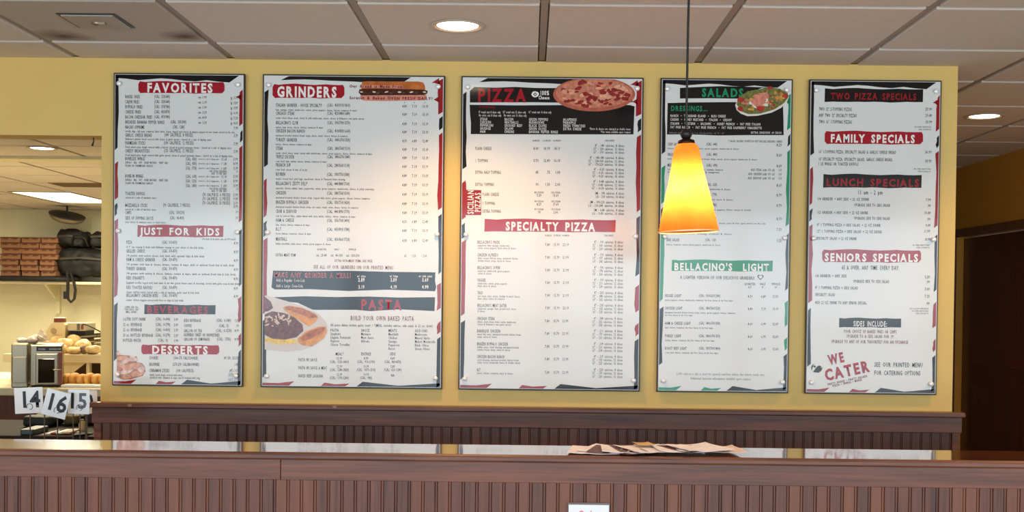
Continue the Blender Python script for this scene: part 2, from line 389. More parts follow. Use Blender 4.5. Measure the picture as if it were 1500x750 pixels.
# ------------------------------------------------------------------ lettering
GC = {}
RESU = {0: 2, 1: 3}
def glyph(ch, bold):
    key = (ch, bold)
    if key in GC: return GC[key]
    cu = bpy.data.curves.new('g', 'FONT'); cu.body = ch; cu.size = 1; cu.resolution_u = 2 if bold > .01 else 1; cu.offset = bold; cu.fill_mode = 'FRONT'
    o = bpy.data.objects.new('g', cu)
    me = bpy.data.meshes.new_from_object(o); me.calc_loop_triangles()
    v = np.empty(len(me.vertices) * 3); me.vertices.foreach_get('co', v); v = v.reshape(-1, 3)[:, :2]
    t = np.empty(len(me.loop_triangles) * 3, int); me.loop_triangles.foreach_get('vertices', t); t = t.reshape(-1, 3)
    if len(v): adv = v[:, 0].max() + max(.05, v[:, 0].min()) + .01
    else: adv = .52
    bpy.data.objects.remove(o); bpy.data.curves.remove(cu); bpy.data.meshes.remove(me)
    GC[key] = (v, t, adv); return GC[key]
_v = glyph('H', 0)[0]; CAPH = _v[:, 1].max()
class Print:                                     # flat print collected per colour, one mesh per colour
    def __init__(s, Y, layer=.0003): s.Y = Y; s.d = {}; s.layer = layer
    def put(s, key, v2, tris, lev):
        if key[0] == 'food_picture': s.cnt = getattr(s, 'cnt', 0) + 1; lev = lev + (s.cnt % 150) * .006
        if key[0] in ('banner', 'border_print', 'logo_mark', 'heart_mark'): key = key + (len(s.d),)
        L = s.d.setdefault(key, [[], [], 0]); v3 = np.column_stack([v2[:, 0], np.full(len(v2), s.Y - s.layer * lev), v2[:, 1]])
        L[0].append(v3); L[1].append(tris + L[2]); L[2] += len(v2)
    def build(s, parent, names, off):
        for key, (V, T, n) in s.d.items():
            name, m = key[0], key[1]
            v = np.concatenate(V) - np.array(off); t = np.concatenate(T)
            me = bpy.data.meshes.new(name); me.vertices.add(len(v)); me.vertices.foreach_set('co', v.ravel().astype(np.float32))
            me.loops.add(len(t) * 3); me.loops.foreach_set('vertex_index', t.ravel().astype(np.int32)); me.polygons.add(len(t))
            me.polygons.foreach_set('loop_start', np.arange(0, len(t) * 3, 3, dtype=np.int32)); me.update(calc_edges=True); me.materials.append(m)
            o = obj(name, me, parent)
            if name in ('food_picture', 'lettering'): o['kind'] = 'stuff'
class Board:
    def __init__(s, Y): s.P = Print(Y); s.Y = Y; s.k = (0, 0, 1)
    def crop(s, x, y, sc): s.k = (x, y, sc); return s
    def w(s, x, y):
        p = at(s.k[0] + x / s.k[2], s.k[1] + y / s.k[2], s.Y); return np.array([p[0], p[2]])
    def T(s, x0, y, h, txt, x1=None, col=None, bold=0, lev=4, align='l', sx=.55, ang=0, name='lettering'):
        col = col or m_ink
        if bold == 0: bold = .008
        bold = min(bold, .042)
        p = s.w(x0, y); hh = h / s.k[2] / F * (s.Y + 4.62)
        sc = hh / CAPH; pen = 0; out = []
        for ch in txt:
            v, t, adv = glyph(ch, bold); out.append((v, t, pen)); pen += adv + (.09 if bold > .02 else .05)
        if pen == 0: return
        if x1 is not None: q = s.w(x1, y); sxx = abs(q[0] - p[0]) / (pen * sc)
        else: sxx = sx
        W = pen * sc * sxx; offx = 0 if align == 'l' else -W if align == 'r' else -W / 2
        ca, sa = math.cos(ang), math.sin(ang)
        for v, t, pn in out:
            if not len(v): continue
            a = (v[:, 0] + pn) * sc * sxx + offx; b = v[:, 1] * sc - hh / 2
            s.P.put((name, col), np.column_stack([p[0] + a * ca - b * sa, p[1] + a * sa + b * ca]), t, lev)
    def poly(s, pts, col, lev=1, name='banner'):
        v = np.array([s.w(*q) for q in pts]); 
        import mathutils
        tr = mathutils.geometry.tessellate_polygon([[Vector((a, b, 0)) for a, b in v]])
        s.P.put((name, col), v, np.array(tr, int), lev)
    def banner(s, x0, x1, y0, y1, col, rnd=False, roll=None, name='banner', lev=2):  # ragged hand-torn strip; y0/y1 read at its left end
        n = 12; r = (x1 - x0) * .0075 if roll is None else roll; h = y1 - y0; top = []; bot = []
        wv = [0, .06, 0, -.04, -.05, 0, .03, .05, .02, -.01, .03, .04, .02]
        for i in range(n + 1):
            t = i / n; top.append((x0 + (x1 - x0) * t, y0 + r * t + wv[i] * h * .9)); bot.append((x0 - .004 * (x1 - x0) + (x1 - x0) * t, y1 + r * t - wv[(i * 5 + 3) % 13] * h * .55))
        pts = top + bot[::-1]
        if rnd:
            c = h * .22
            pts = [(x0, top[0][1] + c), (x0 + c * .6, top[0][1])] + top[1:-1] + [(x1 - c * .5, top[-1][1]), (x1, top[-1][1] + c), (x1, bot[-1][1] - c), (x1 - c, bot[-1][1])] + bot[1:-1][::-1] + [(x0 + c * .8, bot[0][1]), (x0, bot[0][1] - c)]
        s.poly(pts, col, lev, name)
    def blob(s, cx_, cy_, rx, ry, col, lev, name, n=14, jit=.15, ang=0, seed=None):
        rr = random.Random(seed if seed is not None else cx_ * 7 + cy_); pts = []
        for i in range(n):
            a = 2 * math.pi * i / n; k = 1 + rr.uniform(-jit, jit); x, y = rx * k * math.cos(a), ry * k * math.sin(a)
            pts.append((cx_ + x * math.cos(ang) - y * math.sin(ang), cy_ + x * math.sin(ang) + y * math.cos(ang)))
        s.poly(pts, col, lev, name)

BY = -.026                                       # printed face of the boards
boards = []
def make_board(label, px0, px1, x0, x1, z0, z1):
    cx_, cz = (x0 + x1) / 2, z0
    root = empty('menu_board', (cx_, BY, cz)); setp(root, label, 'menu board', 'framed menu boards on the yellow wall')
    MB().box(x0 - cx_, x1 - cx_, .003, .014, 0, z1 - z0, .0015).build('backing', m_frame, root)
    e = .0055
    MB().box(x0 - cx_ + e, x1 - cx_ - e, 0, .004, e, z1 - z0 - e, .0008).build('printed_panel', m_white, root)
    for sx_ in (-1, 1):
        for t in (.036, .505, .964):
            X = (x0 if sx_ < 0 else x1) - cx_ - sx_ * (.0215 + (.003 if t == .505 else .004)); Z = (z1 - z0) * (1 - t)
            MB().lathe([(.0085, -.003), (.0092, -.005), (.0092, -.013), (.0078, -.0155), (0, -.0162)], 20, (X, 0, Z), 'y', False).build('standoff_bolt', m_metal, root, smooth=True)
            MB().lathe([(.006, .0255), (.006, -.004)], 10, (X, -.0, Z), 'y').build('standoff_post', m_metal, root)
    b = Board(BY - .0002); b.root = root; b.off = (cx_, BY, cz); b.x0, b.x1, b.z0, b.z1 = x0, x1, z0, z1
    boards.append(b); return b
def strip(b, side, y0, y1, col, wid=5.2, slant=4, c0=True, c1=True):      # edge strip in photo pixels, hand-torn inner edge
    b.crop(0, 0, 1); s_ = 372.0; 
    xe = (lambda y: at_x(b, side, y)); n = max(3, int((y1 - y0) / 22)); rr = random.Random(int(y0 * 3 + wid * 7 + b.x0 * 100)); sg = 1 if side == 'l' else -1
    pts = [(xe(y0), y0 + (slant if c0 and side == 'l' else slant * (1 if side == 'r' else 0) * 0))]
    pts = []; 
    outer = [(xe(y0), y0 + (slant / 2 if side == 'l' else -slant / 2)), (xe(y1), y1 + (slant / 2 if side == 'l' else -slant / 2))]
    inner = []
    for i in range(n + 1):
        t = i / n; y = y0 + (y1 - y0) * t + (-slant / 2 if side == 'l' else slant / 2) * (1 if True else 0); inner.append((xe(y) + sg * (wid + rr.uniform(-1.1, 1.1)), y))
    b.poly([outer[0]] + inner + [outer[1]], col, 1, 'border_print')
def at_x(b, side, y):                                   # photo x of the board's inner edge at row y
    X = (b.x0 + .0078) if side == 'l' else (b.x1 - .0078)
    z = at(775, y, b.Y)[2]
    q = RW @ (np.array([X, b.Y, z]) - CAM); return PPX + F * q[0] / q[2]
def yy(b, z, X):
    q = RW @ (np.array([X, b.Y, z]) - CAM); return PPY + F * q[1] / q[2]
def top_strip(b, fx0, fx1, col, s0=6, s1=6, hh=(5, 6, 8, 6.5, 5, 6, 8, 9, 7, 9, 10)):
    b.crop(0, 0, 1); W = b.x1 - b.x0; zt = b.z1 - .0078; pts = []
    xa, xb = b.x0 + .0078 + (W - .0156) * fx0, b.x0 + .0078 + (W - .0156) * fx1
    def pt(X, dz): 
        q = RW @ (np.array([X, b.Y, zt - dz / 372]) - CAM); return (PPX + F * q[0] / q[2], PPY + F * q[1] / q[2])
    pts.append(pt(xa + (s0 / 372 if s0 else 0), 0)); pts.append(pt(xb, 0))
    n = len(hh)
    for i in range(n - 1, -1, -1): t = i / (n - 1); pts.append(pt(xa + (xb - s1 / 372 * 2 - xa) * t, hh[i]))
    b.poly(pts, col, 1, 'border_print')
def bottom_strip(b, fx0, fx1, col, h0=5, h1=6, s0=6, s1=6, mid=-.4):
    b.crop(0, 0, 1); W = b.x1 - b.x0; zt = b.z0 + .0078
    xa, xb = b.x0 + .0078 + (W - .0156) * fx0, b.x0 + .0078 + (W - .0156) * fx1
    def pt(X, dz):
        q = RW @ (np.array([X, b.Y, zt + dz / 372]) - CAM); return (PPX + F * q[0] / q[2], PPY + F * q[1] / q[2])
    b.poly([pt(xa, 0), pt(xb - s1 / 372, 0), pt(xb, h1), pt((xa + xb) / 2, (h0 + h1) / 2 + mid * 4), pt(xa + s0 / 372, h0)], col, 1, 'border_print')
def border(b, narrow, A, Bk=m_blk, dy=0):
    if narrow:
        top_strip(b, 0, .97, Bk, 0, 7)
        strip(b, 'l', 113 + dy, 218 + dy, Bk, 4.6); strip(b, 'l', 238 + dy, 291 + dy, A, 4.8); strip(b, 'l', 299 + dy, 315 + dy, Bk, 4); strip(b, 'l', 322 + dy, 434 + dy, A, 5)
        strip(b, 'l', 445 + dy, 527 + dy, Bk, 4.6)
        strip(b, 'r', 133 + dy, 183 + dy, A, 4); strip(b, 'r', 192 + dy, 207 + dy, Bk, 4); strip(b, 'r', 215 + dy, 324 + dy, A, 4.2); strip(b, 'r', 337 + dy, 418 + dy, Bk, 3.6)
        strip(b, 'r', 436 + dy, 471 + dy, A, 4.6); strip(b, 'r', 490 + dy, 506 + dy, A, 3.6); strip(b, 'r', 514 + dy, 564 + dy, Bk, 4.4)
        b.crop(0, 0, 1); x = at_x(b, 'r', 142 + dy); b.poly([(x - 10, 142.5 + dy), (x - 3, 138 + dy), (x - 3, 147 + dy), (x - 6, 144 + dy)], A, 1, 'border_print')
    else:
        top_strip(b, .09, .82, Bk, 12, 6, (6, 5, 4.5, 5, 6, 6.5, 7, 8, 8.5, 8, 8))
        strip(b, 'l', 133 + dy, 243 + dy, Bk, 5.4); strip(b, 'l', 263 + dy, 317 + dy, A, 4.8); strip(b, 'l', 325 + dy, 345 + dy, Bk, 4.4); strip(b, 'l', 350 + dy, 458 + dy, A, 5.5)
        strip(b, 'l', 468 + dy, 551 + dy, Bk, 5.5)
        strip(b, 'r', 117 + dy, 166 + dy, A, 7.5); strip(b, 'r', 172 + dy, 189 + dy, Bk, 5.2); strip(b, 'r', 196 + dy, 306 + dy, A, 6); strip(b, 'r', 315 + dy, 400 + dy, Bk, 5)
        strip(b, 'r', 416 + dy, 453 + dy, A, 6); strip(b, 'r', 472 + dy, 488 + dy, A, 5); strip(b, 'r', 495 + dy, 566 + dy, Bk, 6)
        b.crop(0, 0, 1); x = at_x(b, 'r', 120 + dy); b.poly([(x - 17, 121.5 + dy), (x - 6, 114.5 + dy), (x - 5, 124 + dy), (x - 13, 121.5 + dy)], A, 1, 'border_print')
        b.poly([(x - 14, 146 + dy), (x - 7, 142 + dy), (x - 6, 150 + dy)], A, 1, 'border_print')
    bottom_strip(b, .0, .18, A, 4, 6.5, 0 if narrow else 0, 8); bottom_strip(b, .33, .49, A, 5, 4, 5, 6); bottom_strip(b, .53, 1.0, Bk, 7, 6, 9, 0, -1.2)

ZB, ZT = 1.1412, 2.3675
FAV = make_board('narrow menu board headed favorites, leftmost on the wall', 169, 361, -1.6380, -1.1221, ZB, ZT)
GRI = make_board('wide menu board headed grinders with a sub sandwich and pasta plate', 0, 0, -1.0528, -.3390, ZB, ZT)
PIZ = make_board('wide menu board headed pizza with a round pepperoni pizza', 0, 0, -.2758, .4360, ZB, ZT)
SAL = make_board('narrow green and black salads menu board behind the pendant lamp', 0, 0, .5016, 1.0170, ZB, ZT)
SPE = make_board('narrow menu board of two pizza, family, lunch and seniors specials', 0, 0, 1.0805, 1.5955, ZB, ZT)
border(FAV, True, m_red2, dy=0); border(GRI, False, m_red2, dy=0); border(PIZ, False, m_red2, dy=3); border(SAL, True, m_grn, dy=6); border(SPE, True, m_red2, dy=8)

# ---- favorites
b = FAV; IH = 34; DHh = 22
b.crop(160, 100, 7.143)
b.banner(305, 1207, 137, 258, m_red, True); b.T(397, 203, 90, 'FAVORITES', 1098, m_wht_txt, .04)
def row(b, y, name, x1, cal=None, c0=0, c1=0, h=34, x0=168):
    b.T(x0, y, h, name, x1)
    if cal: b.T(c0, y - 2 + 2 * 0, h, cal, c1)
for i, (nm, x1, cal, c0, c1, s1, s2) in enumerate([('BAKED FRIES', 325, '(CAL: 320/640)', 472, 637, '1.99', '3.79'), ('CAJUN FRIES', 318, '(CAL: 320/640)', 472, 637, '2.09', '3.89'), ('BUFFALO FRIES', 350, '(CAL: 370/740)', 472, 637, '2.09', '3.99'),
        ('CHEESE FRIES', 335, '(CAL: 430/870)', 472, 637, '3.29', '6.09'), ('BACON CHEDDAR FRIES', 452, '(CAL: 470/940)', 472, 637, '4.59', '7.29'), ('BREADED BANANA PEPPER RINGS', 580, '(CAL: 150/300)', 643, 807, '3.29', '4.69')]):
    y = 297 + 53 * i; row(b, y, nm, x1, cal, c0, c1); b.T(932, y + 6, 26, 'sm ' + s1, 1022); b.T(1270, y + 12, 28, 'lg ' + s2, 1348)
row(b, 615, 'NACHO SUPREME', 370, '(CAL: 1280)', 665, 790); b.T(1303, 627, 30, '7.99', 1348)
b.crop(160, 180, 7.143)
def desc(b, y, x1, txt, x0=170, h=DHh, **k): b.T(x0, y + (x1 - x0) * .0035, h, txt, x1, m_ink, **k)
desc(b, 83, 1313, 'tortilla chips, chili meat, tomatoes, black olives, cheese, topped with lettuce & jalapeno peppers & sour cream, served on the side')
for y, nm, x1, cal, c0, c1, pr in ((127, 'GARLIC CHEESE BREAD', 450, '(140 CAL/PIECE, 8 PIECES)', 578, 877, '3.79'), (210, 'PARMESAN STICKS', 380, '(100 CAL/PIECE, 12 PIECES)', 572, 885, '5.99'), (292, 'CHEESY BREADSTICKS', 425, '(120 CAL/PIECE, 12 PIECES)', 572, 885, '5.99')):
    row(b, y, nm, x1, cal, c0, c1); b.T(1303, y + 8, 30, pr, 1348)
desc(b, 165, 1070, "Bellacino's grinder bread covered with cheese & garlic spread - Served w/ a side of dipping sauce")
desc(b, 248, 1282, 'Fresh baked pizza dough covered with a buttery spread & grated parmesan cheese - Served w/ a side of dipping sauce')
desc(b, 332, 1292, 'Fresh baked pizza dough covered with garlic spread, cheese & grated parmesan cheese - Served w/ a side of dipping sauce')
for y, nm, x1, cals in ((373, 'BONELESS WINGS', 375, ('420', '850', '1770')), (555, 'BONE-IN WINGS', 358, ('610', '1220', '2450'))):
    row(b, y, nm, x1); desc(b, y + 40, 615, 'BUFFALO   BBQ   HOT   HONEY MUSTARD   SWEET CHILI'); desc(b, y + 74, 460, 'PLAIN OR PARMESAN GARLIC')
    for j, (c, q, p_) in enumerate(zip(cals, ('1/2 LB', '1 LB', '2 LBS'), ('5.99', '8.99', '15.99'))):
        yj = y + 4 + 48 * j; b.T(800, yj, 32, '(CAL: %s)' % c, 915); desc(b, yj, 1150, 'served w/ a side of dipping sauce', x0=935, h=18); b.T(1172, yj + 3, 24, q, 1230); b.T(1300, yj + 2, 30, p_, 1348)
    b.T(1050, y + 134, 22, 'FOR EXTRA DRESSING', 1230); b.T(1328, y + 138, 22, '.79', 1348); b.T(1070, y + 158, 20, 'ADD .79 PER SIDE', 1228)
b.crop(160, 250, 7.143)
row(b, 238, 'TOASTED RAVIOLI', 375); desc(b, 280, 495, 'served w/ a side of marinara sauce')
for j, (q, p_) in enumerate((('6', '5.99'), ('12', '9.99'), ('20', '15.99'))): b.T(975, 250 + 43 * j, 32, '(70 CAL/PIECE, %s PIECES)' % q, 1268); b.T(1300, 253 + 43 * j, 30, p_, 1348)
row(b, 362, 'MOZZARELLA STICKS', 402, '(90 CAL/PIECE, 7 PIECES)', 565, 850); b.T(1303, 375, 30, '5.99', 1348); desc(b, 403, 492, 'served w/ a side of marinara sauce')
row(b, 438, 'CHIPS', 235, '(CAL: 150/210)', 628, 790); b.T(1322, 432, 26, '.99', 1348)
row(b, 495, 'SIDE OF DIPPING SAUCE', 465, '(CAL: 40-410)', 635, 785); b.T(1322, 495, 26, '.79', 1348); desc(b, 535, 590, 'your choice of marinara sauce or ranch sauce')
b.banner(298, 1195, 568, 690, m_red, False); b.T(330, 633, 70, 'JUST FOR KIDS', 1168, m_wht_txt, .035)
b.T(975, 714, 20, '(for kids 12 & under only, all 4.99 meals)', 1325)
b.crop(160, 325, 7.143)
for y, nm, x1, d1, d_ in ((213, 'PIZZA', 240, 990, 'A 7" one topping & drink with Bellacino topping or your choice of the kids drinks'), (303, 'GRILLED CHEESE', 375, 998, '1/4 grinder with melted cheese, kids drink with optional chips & kids drink'),
        (393, 'HAM & CHEESE GRINDER', 482, 1310, '1/4 grinder with ham & cheese, lettuce, tomato & mayo, with or without fresh bun & kids drink'), (488, 'TURKEY GRINDER', 385, 1325, '1/4 grinder with turkey & cheese, lettuce, tomato & mayo, with or without fresh bun & kids drink'),
        (585, 'KIDS SPAGHETTI', 370, 1362, 'Spaghetti noodles topped with meat sauce & our two grated cheese sauce & seasonings. Served with garlic toast & kids drink'), (685, 'KIDS TOASTED RAVIOLI', 450, 945, 'cheese stuffed ravioli. Served with a side of marinara, garlic toast & kids drink'),
        (768, "BELLACINO'S CHICKEN BITES", 515, 778, 'tender chicken nuggets served with fries or chips & kids drink')):
    b.T(180, y, 34, nm, x1); b.T(555, y, 32, '(CAL: 310-870)', 713); b.T(1305, y + 11, 30, '4.99', 1350); desc(b, y + 46, d1, d_, x0=180)
b.crop(160, 400, 7.143)
for y, t in ((357, 'COFFEE AND TEA'), (381, '1 FREE REFILL ONLY'), (407, 'SMALL DRINKS')): b.T(232, y, 20, t, None, align='c', sx=.5)
b.banner(370, 1113, 328, 428, m_blk, False); b.T(395, 381, 68, 'BEVERAGES', 1050, m_red, .035)
for y, nm, x1, cal, pr in ((480, '1-LITER SOFT DRINK', 385, '(CAL: 0-600)', '3.09'), (537, '12 oz. BEVERAGE', 345, '(CAL: 0-290)', '2.09'), (592, '22 oz. BEVERAGE', 345, '(CAL: 0-410)', '2.59'), (648, '20 oz. BOTTLED BEVERAGE', 460, '(CAL: 0-270)', '2.29'), (702, 'BOTTLED WATER', 335, '(CAL: 0)', '1.99')):
    b.T(145, y, 32, nm, x1); b.T(563, y, 32, cal, None, align='c', sx=.5); b.T(677, y + 4, 28, pr, 722)
for y, nm, x1, cal, pr in ((495, 'KIDS BEVERAGE', 963, '(CAL: 0-180)', '1.29'), (550, 'COFFEE', 865, '(CAL: 5)', '.99'), (602, 'GALLON OF TEA', 973, '(CAL: 0-1550)', '4.99'), (645, 'RASPBERRY SWEET OR UNSWEETENED', 1157, None, None), (690, 'GALLON OF LEMONADE', 1055, '(CAL: 1750)', '4.99')):
    b.T(782, y, 32, nm, x1)
    if cal: b.T(1200, y, 32, cal, None, align='c', sx=.5); b.T(1358, y + 1, 28, pr, None, align='r', sx=.55)
b.crop(160, 480, 7.143)
b.banner(337, 1150, 176, 276, m_red, True); b.T(447, 231, 78, 'DESSERTS', 1048, m_wht_txt, .04)
for y, nm, x1, cal, c0, c1, pr in ((315, 'COOKIES', 515, '(160-170 CAL/COOKIE)', 672, 930, '.89 EA. 3/2.59'), (382, 'BROWNIE', 527, '(270-290 CAL/BROWNIE)', 665, 943, '1.49'), (447, 'CINNAMON STICKS', 630, '(100 CAL/PIECE)', 700, 885, '(8") 3.79')):
    b.T(420, y, 34, nm, x1); b.T(c0, y, 32, cal, c1); b.T(1355, y + 2, 30, pr, None, align='r', sx=.5)
b.T(1355, 493, 30, '(12") 5.59', None, align='r', sx=.5); b.T(1355, 545, 30, '(16") 7.79', None, align='r', sx=.5)
b.T(425, 492, 22, 'lightly baked dough, covered with butter,', 775); b.T(425, 520, 22, 'sprinkled with cinnamon & sugar mix & drizzled with icing', 950)
# food print colours
def fc(n, c, var=.35, sc=60): return mat(n, c, **PR, var=var, vscale=sc)
f_dough = fc('print_dough', (206, 150, 122)); f_dough2 = fc('print_dough_dark', (176, 112, 84)); f_sugar = fc('print_sugar', (214, 184, 172))
b.poly([(80, 240), (100, 245), (118, 285), (200, 290), (240, 300), (285, 300), (296, 335), (285, 362), (345, 372), (372, 410), (380, 455), (350, 505), (290, 520), (230, 540), (160, 545), (80, 520)], f_dough2, 2, 'food_picture')
for i, (x, y, rx, ry, a) in enumerate([(95, 268, 22, 20, .2), (140, 320, 62, 26, -.2), (250, 325, 45, 30, .3), (120, 385, 50, 28, .3), (165, 355, 70, 20, -.5), (240, 410, 110, 34, -.25), (190, 455, 75, 26, -.35), (300, 480, 76, 30, -.2), (100, 480, 36, 26, .2), (180, 515, 50, 28, .1), (330, 425, 45, 36, .5)]):
    b.blob(x, y, rx, ry, f_dough if i % 2 else f_sugar, 3 + (i % 3), 'food_picture', 12, .1, a)

# ---- grinders
b = GRI; b.crop(380, 100, 5.357)
b.banner(103, 667, 124, 232, m_red, True); b.T(140, 184, 76, 'GRINDERS', 618, m_wht_txt, .045)
f_bun = fc('print_bun', (186, 104, 52), .3, 25); f_meat = fc('print_filling', (70, 34, 28), .5, 90); f_bun2 = fc('print_bun_pink', (206, 136, 118), .2, 40); f_lite = fc('print_cheese', (216, 196, 168), .2); f_leaf = fc('print_leaf', (72, 74, 44), .4)
b.poly([(800, 135), (806, 106), (840, 102), (1000, 104), (1250, 104), (1285, 112), (1298, 135), (1302, 170), (800, 170)], f_bun, 2, 'food_picture')
b.poly([(778, 190), (786, 165), (820, 160), (1060, 162), (1290, 168), (1320, 178), (1318, 196), (1290, 214), (800, 214)], f_meat, 3, 'food_picture')
for i in range(16): b.blob(800 + 33 * i, 186 + 9 * math.sin(i * 2.1), 15, 6, (f_lite, f_leaf, f_meat)[i % 3], 4, 'food_picture', 8, .3, .3 * math.sin(i))
b.poly([(790, 213), (1310, 210), (1314, 235), (1296, 252), (1000, 257), (830, 255), (796, 245)], f_bun2, 3, 'food_picture')
b.poly([(800, 130), (1128, 136), (1128, 158), (800, 152)], f_bun2, 3, 'food_picture')
m_brick = mat('menu_brick_red', (120, 20, 34), **PR)
b.T(707, 141, 20, 'Our Bread is Made From', 1128, m_brick, .03, 6); b.T(707, 232, 21, 'Scratch & Baked OVEN FRESH DAILY!', 1362, m_brick, .03, 6)
for x, t in ((1142, '4"'), (1217, '8"'), (1300, '16"')): b.T(x, 270 + (x - 1142) * .01, 12, t, None, align='c')
G = [('ITALIAN GRINDER - HOUSE SPECIALTY', 493, '450/910/1810', 'ham, sausage, salami, mushrooms, onions, green peppers, cheese, lettuce, tomatoes & mayo', 765, ('4.89', '7.19', '13.19'), 289),
     ('CHICAGO STEAK', 278, '420/840/1680', "tender sliced ribeye steak, onions & with mushrooms, onions, cheese, & Bellacino's own garlic spread", 822, ('4.89', '7.19', '13.19'), 353),
     ("BELLACINO'S CLUB", 305, '390/790/1570', 'turkey, ham, bacon, cheese, lettuce, tomatoes & mayo', 500, ('4.89', '7.19', '13.19'), 427),
     ('CHICKEN BACON RANCH', 358, '410/830/1660', 'marinated breaded chicken breast strips, bacon, ranch, cheese, lettuce & tomatoes', 695, ('4.89', '7.19', '13.19'), 491),
     ('TURKEY GRINDER', 298, '340/670/1350', 'turkey, cheese, lettuce, tomatoes & mayo', 412, ('4.59', '6.89', '12.49'), 561),
     ('STEAK', 187, '380/760/1510', 'tender sliced ribeye steak, onions with mushrooms, onions, green peppers, cheese, lettuce, tomatoes & mayo', 887, ('4.89', '7.19', '13.19'), 628),
     ('TRIPLE DECKER', 275, '340/670/1340', 'roast beef, ham, turkey, cheese, lettuce, tomatoes & mayo', 530, ('4.89', '7.19', '13.19'), 694)]
for nm, x1, cal, ds, d1, pr, y in G:
    b.T(130, y, 26, nm, x1); b.T(532, y, 25, '(CAL: %s)' % cal, 713); desc(b, y + 34, d1, ds, x0=128, h=15)
    for (a, c), p_ in zip(((1122, 1158), (1198, 1237), (1277, 1326)), pr): b.T(a, y + 9 + (a - 1122) * .008, 22, p_, c)
G2 = [('FRENCH DIP', 426, '280/560/1110', 'roast beef, cheese & side of au jus', 450, 241.7), ('REUBEN', 418, '390/770/1580', 'tender corned beef, piled high, sauerkraut, cheese & Thousand Island dressing', 505.7, 255), ("BELLACINO'S ZESTY DELI*", 450.7, '440/880/1760', 'capicola, Genoa salami, ham, pepperoni, onion, green peppers, mushrooms, cheese & pizza seasoning', 548, 268.6),
      ('CHICKEN', 419, '380/760/1510', 'marinated breaded chicken breast strips topped with onions, green peppers, cheese, lettuce, tomatoes', 542, 282.4), ('BRAZEN BUFFALO CHICKEN', 452, '350/710/1420', 'marinated breaded chicken breast strips, hot sauce, ranch, onion, cheese, lettuce & tomatoes', 525, 296),
      ('CRAB & SEAFOOD', 435, '440/890/1770', 'crab & seafood flake, simple mixed with tasty tartar, lettuce, onions, tomatoes & mayo', 521, 309.3), ('HAM & CHEESE', 431, '350/700/1400', 'ham, cheese, lettuce, tomatoes & mayo', 454, 322.4), ('B.L.T.', 413, '450/890/1780', 'bacon, lettuce, tomatoes, cheese & mayo', 456, 335.3), ('MEATBALL', 421, '430/860/1720', 'Italian meatballs, pizza sauce, onions, green peppers & cheese', 485, 350)]
b.crop(0, 0, 1)
for nm, x1, cal, ds, d1, y in G2:
    b.T(404.2, y, 4.9, nm, x1); b.T(479, y + .4, 4.7, '(CAL: %s)' % cal, 512.5); b.T(404, y + 6.5 + (d1 - 404) * .0035, 2.9, ds, d1)
    for (a, c), p_ in zip(((589.3, 596.2), (603.4, 611), (618.2, 627.3)), ('4.59', '6.89', '12.49') if nm[0] in 'HM' else ('4.89', '7.19', '13.19')): b.T(a, y + 2.4, 4.1, p_, c)
b.crop(380, 350, 5.357)
for x, t in ((490, 'QUARTER'), (607, 'HALF'), (731, 'WHOLE')): b.T(x, 82, 14, t, None, align='c', sx=.7)
b.T(128, 125, 22, 'EXTRA MEAT ITEM', 285); b.T(445, 127, 20, 'cal. 25-80', 530); b.T(558, 128, 20, 'cal. 40-150', 655); b.T(680, 129, 20, 'cal. 120-210', 787)
for x, t in ((1143, '.65'), (1212, '1.20'), (1299, '2.60')): b.T(x, 132, 20, t, None, align='c')
b.T(590, 170, 20, 'EXTRA NON-MEAT ITEMS ARE FREE', 888, m_brick); b.T(425, 219, 27, 'SEE ALL OF OUR GRINDERS ON OUR PRINTED MENU', 1053, m_brick)
b.poly([(108, 248), (400, 254), (700, 250), (1000, 258), (1381, 262), (1378, 330), (1387, 380), (1378, 410), (1000, 398), (700, 408), (400, 394), (120, 396), (95, 380)], m_blk, 2)
m_outl = mat('menu_pink_outline', (206, 140, 140), **PR)
b.T(116, 281, 34, 'MAKE ANY GRINDER A MEAL!', 722, m_outl, .045, 4); b.T(118, 281, 30, 'MAKE ANY GRINDER A MEAL!', 720, m_red2, .0, 6)
for x, a, p1, p2 in ((802, 'w/ chips', '2.89', '3.19'), (1055, 'w/ fries', '3.09', '4.19'), (1303, 'w/ side salad', '3.69', '4.99')):
    b.T(x, 292, 17, a, None, m_wht_txt, .02, align='c', sx=.62); b.T(x, 322, 26, p1, None, m_wht_txt, .03, align='c', sx=.6); b.T(x, 377, 26, p2, None, m_wht_txt, .03, align='c', sx=.6)
b.T(133, 323, 22, 'Add a Regular Coca-Cola', 358, m_wht_txt, .01); b.T(133, 367, 22, 'Add a Large Coca-Cola', 342, m_wht_txt, .01)
b.poly([(110, 458), (350, 450), (600, 456), (850, 452), (1100, 460), (1378, 457), (1374, 566), (1100, 552), (870, 566), (760, 556), (420, 556), (300, 500), (112, 484)], m_blk, 2)
b.T(797, 515, 74, 'PASTA', 1130, m_red, .04)
b.crop(380, 440, 5.357)
b.T(715, 138, 36, 'BUILD YOUR OWN BAKED PASTA', 1215, m_brick)
b.T(558, 192, 20, 'All pasta dishes include garlic toast / *(MEAL includes entree, side salad, & 22 oz. drink)', 1362)
for x, L in ((558, ('PASTA', 'Spaghetti', 'Linguini Fettuccini', 'Rigatoni', 'Cheese Tortellini')), (798, ('SAUCE', 'Marinara', 'Meat Sauce', 'Alfredo')), (1013, ('MEATS', 'Meatballs', 'Chicken', 'Sausage', 'Pepperoni', 'Bacon')), (1220, ('ADD-ONS', 'Mushrooms', 'Minced Garlic', 'Melted Mozzarella', 'Black Olives', 'Green Olives'))):
    for j, t in enumerate(L): b.T(x, 233 + 28.2 * j + (x - 558) * .008, 22 if j == 0 else 20, t, None, sx=.6)
for x, t in ((630, 'MEAL*'), (838, 'ENTREE'), (1047, 'SIDE')): b.T(x, 420, 22, t, None, align='c', sx=.6)
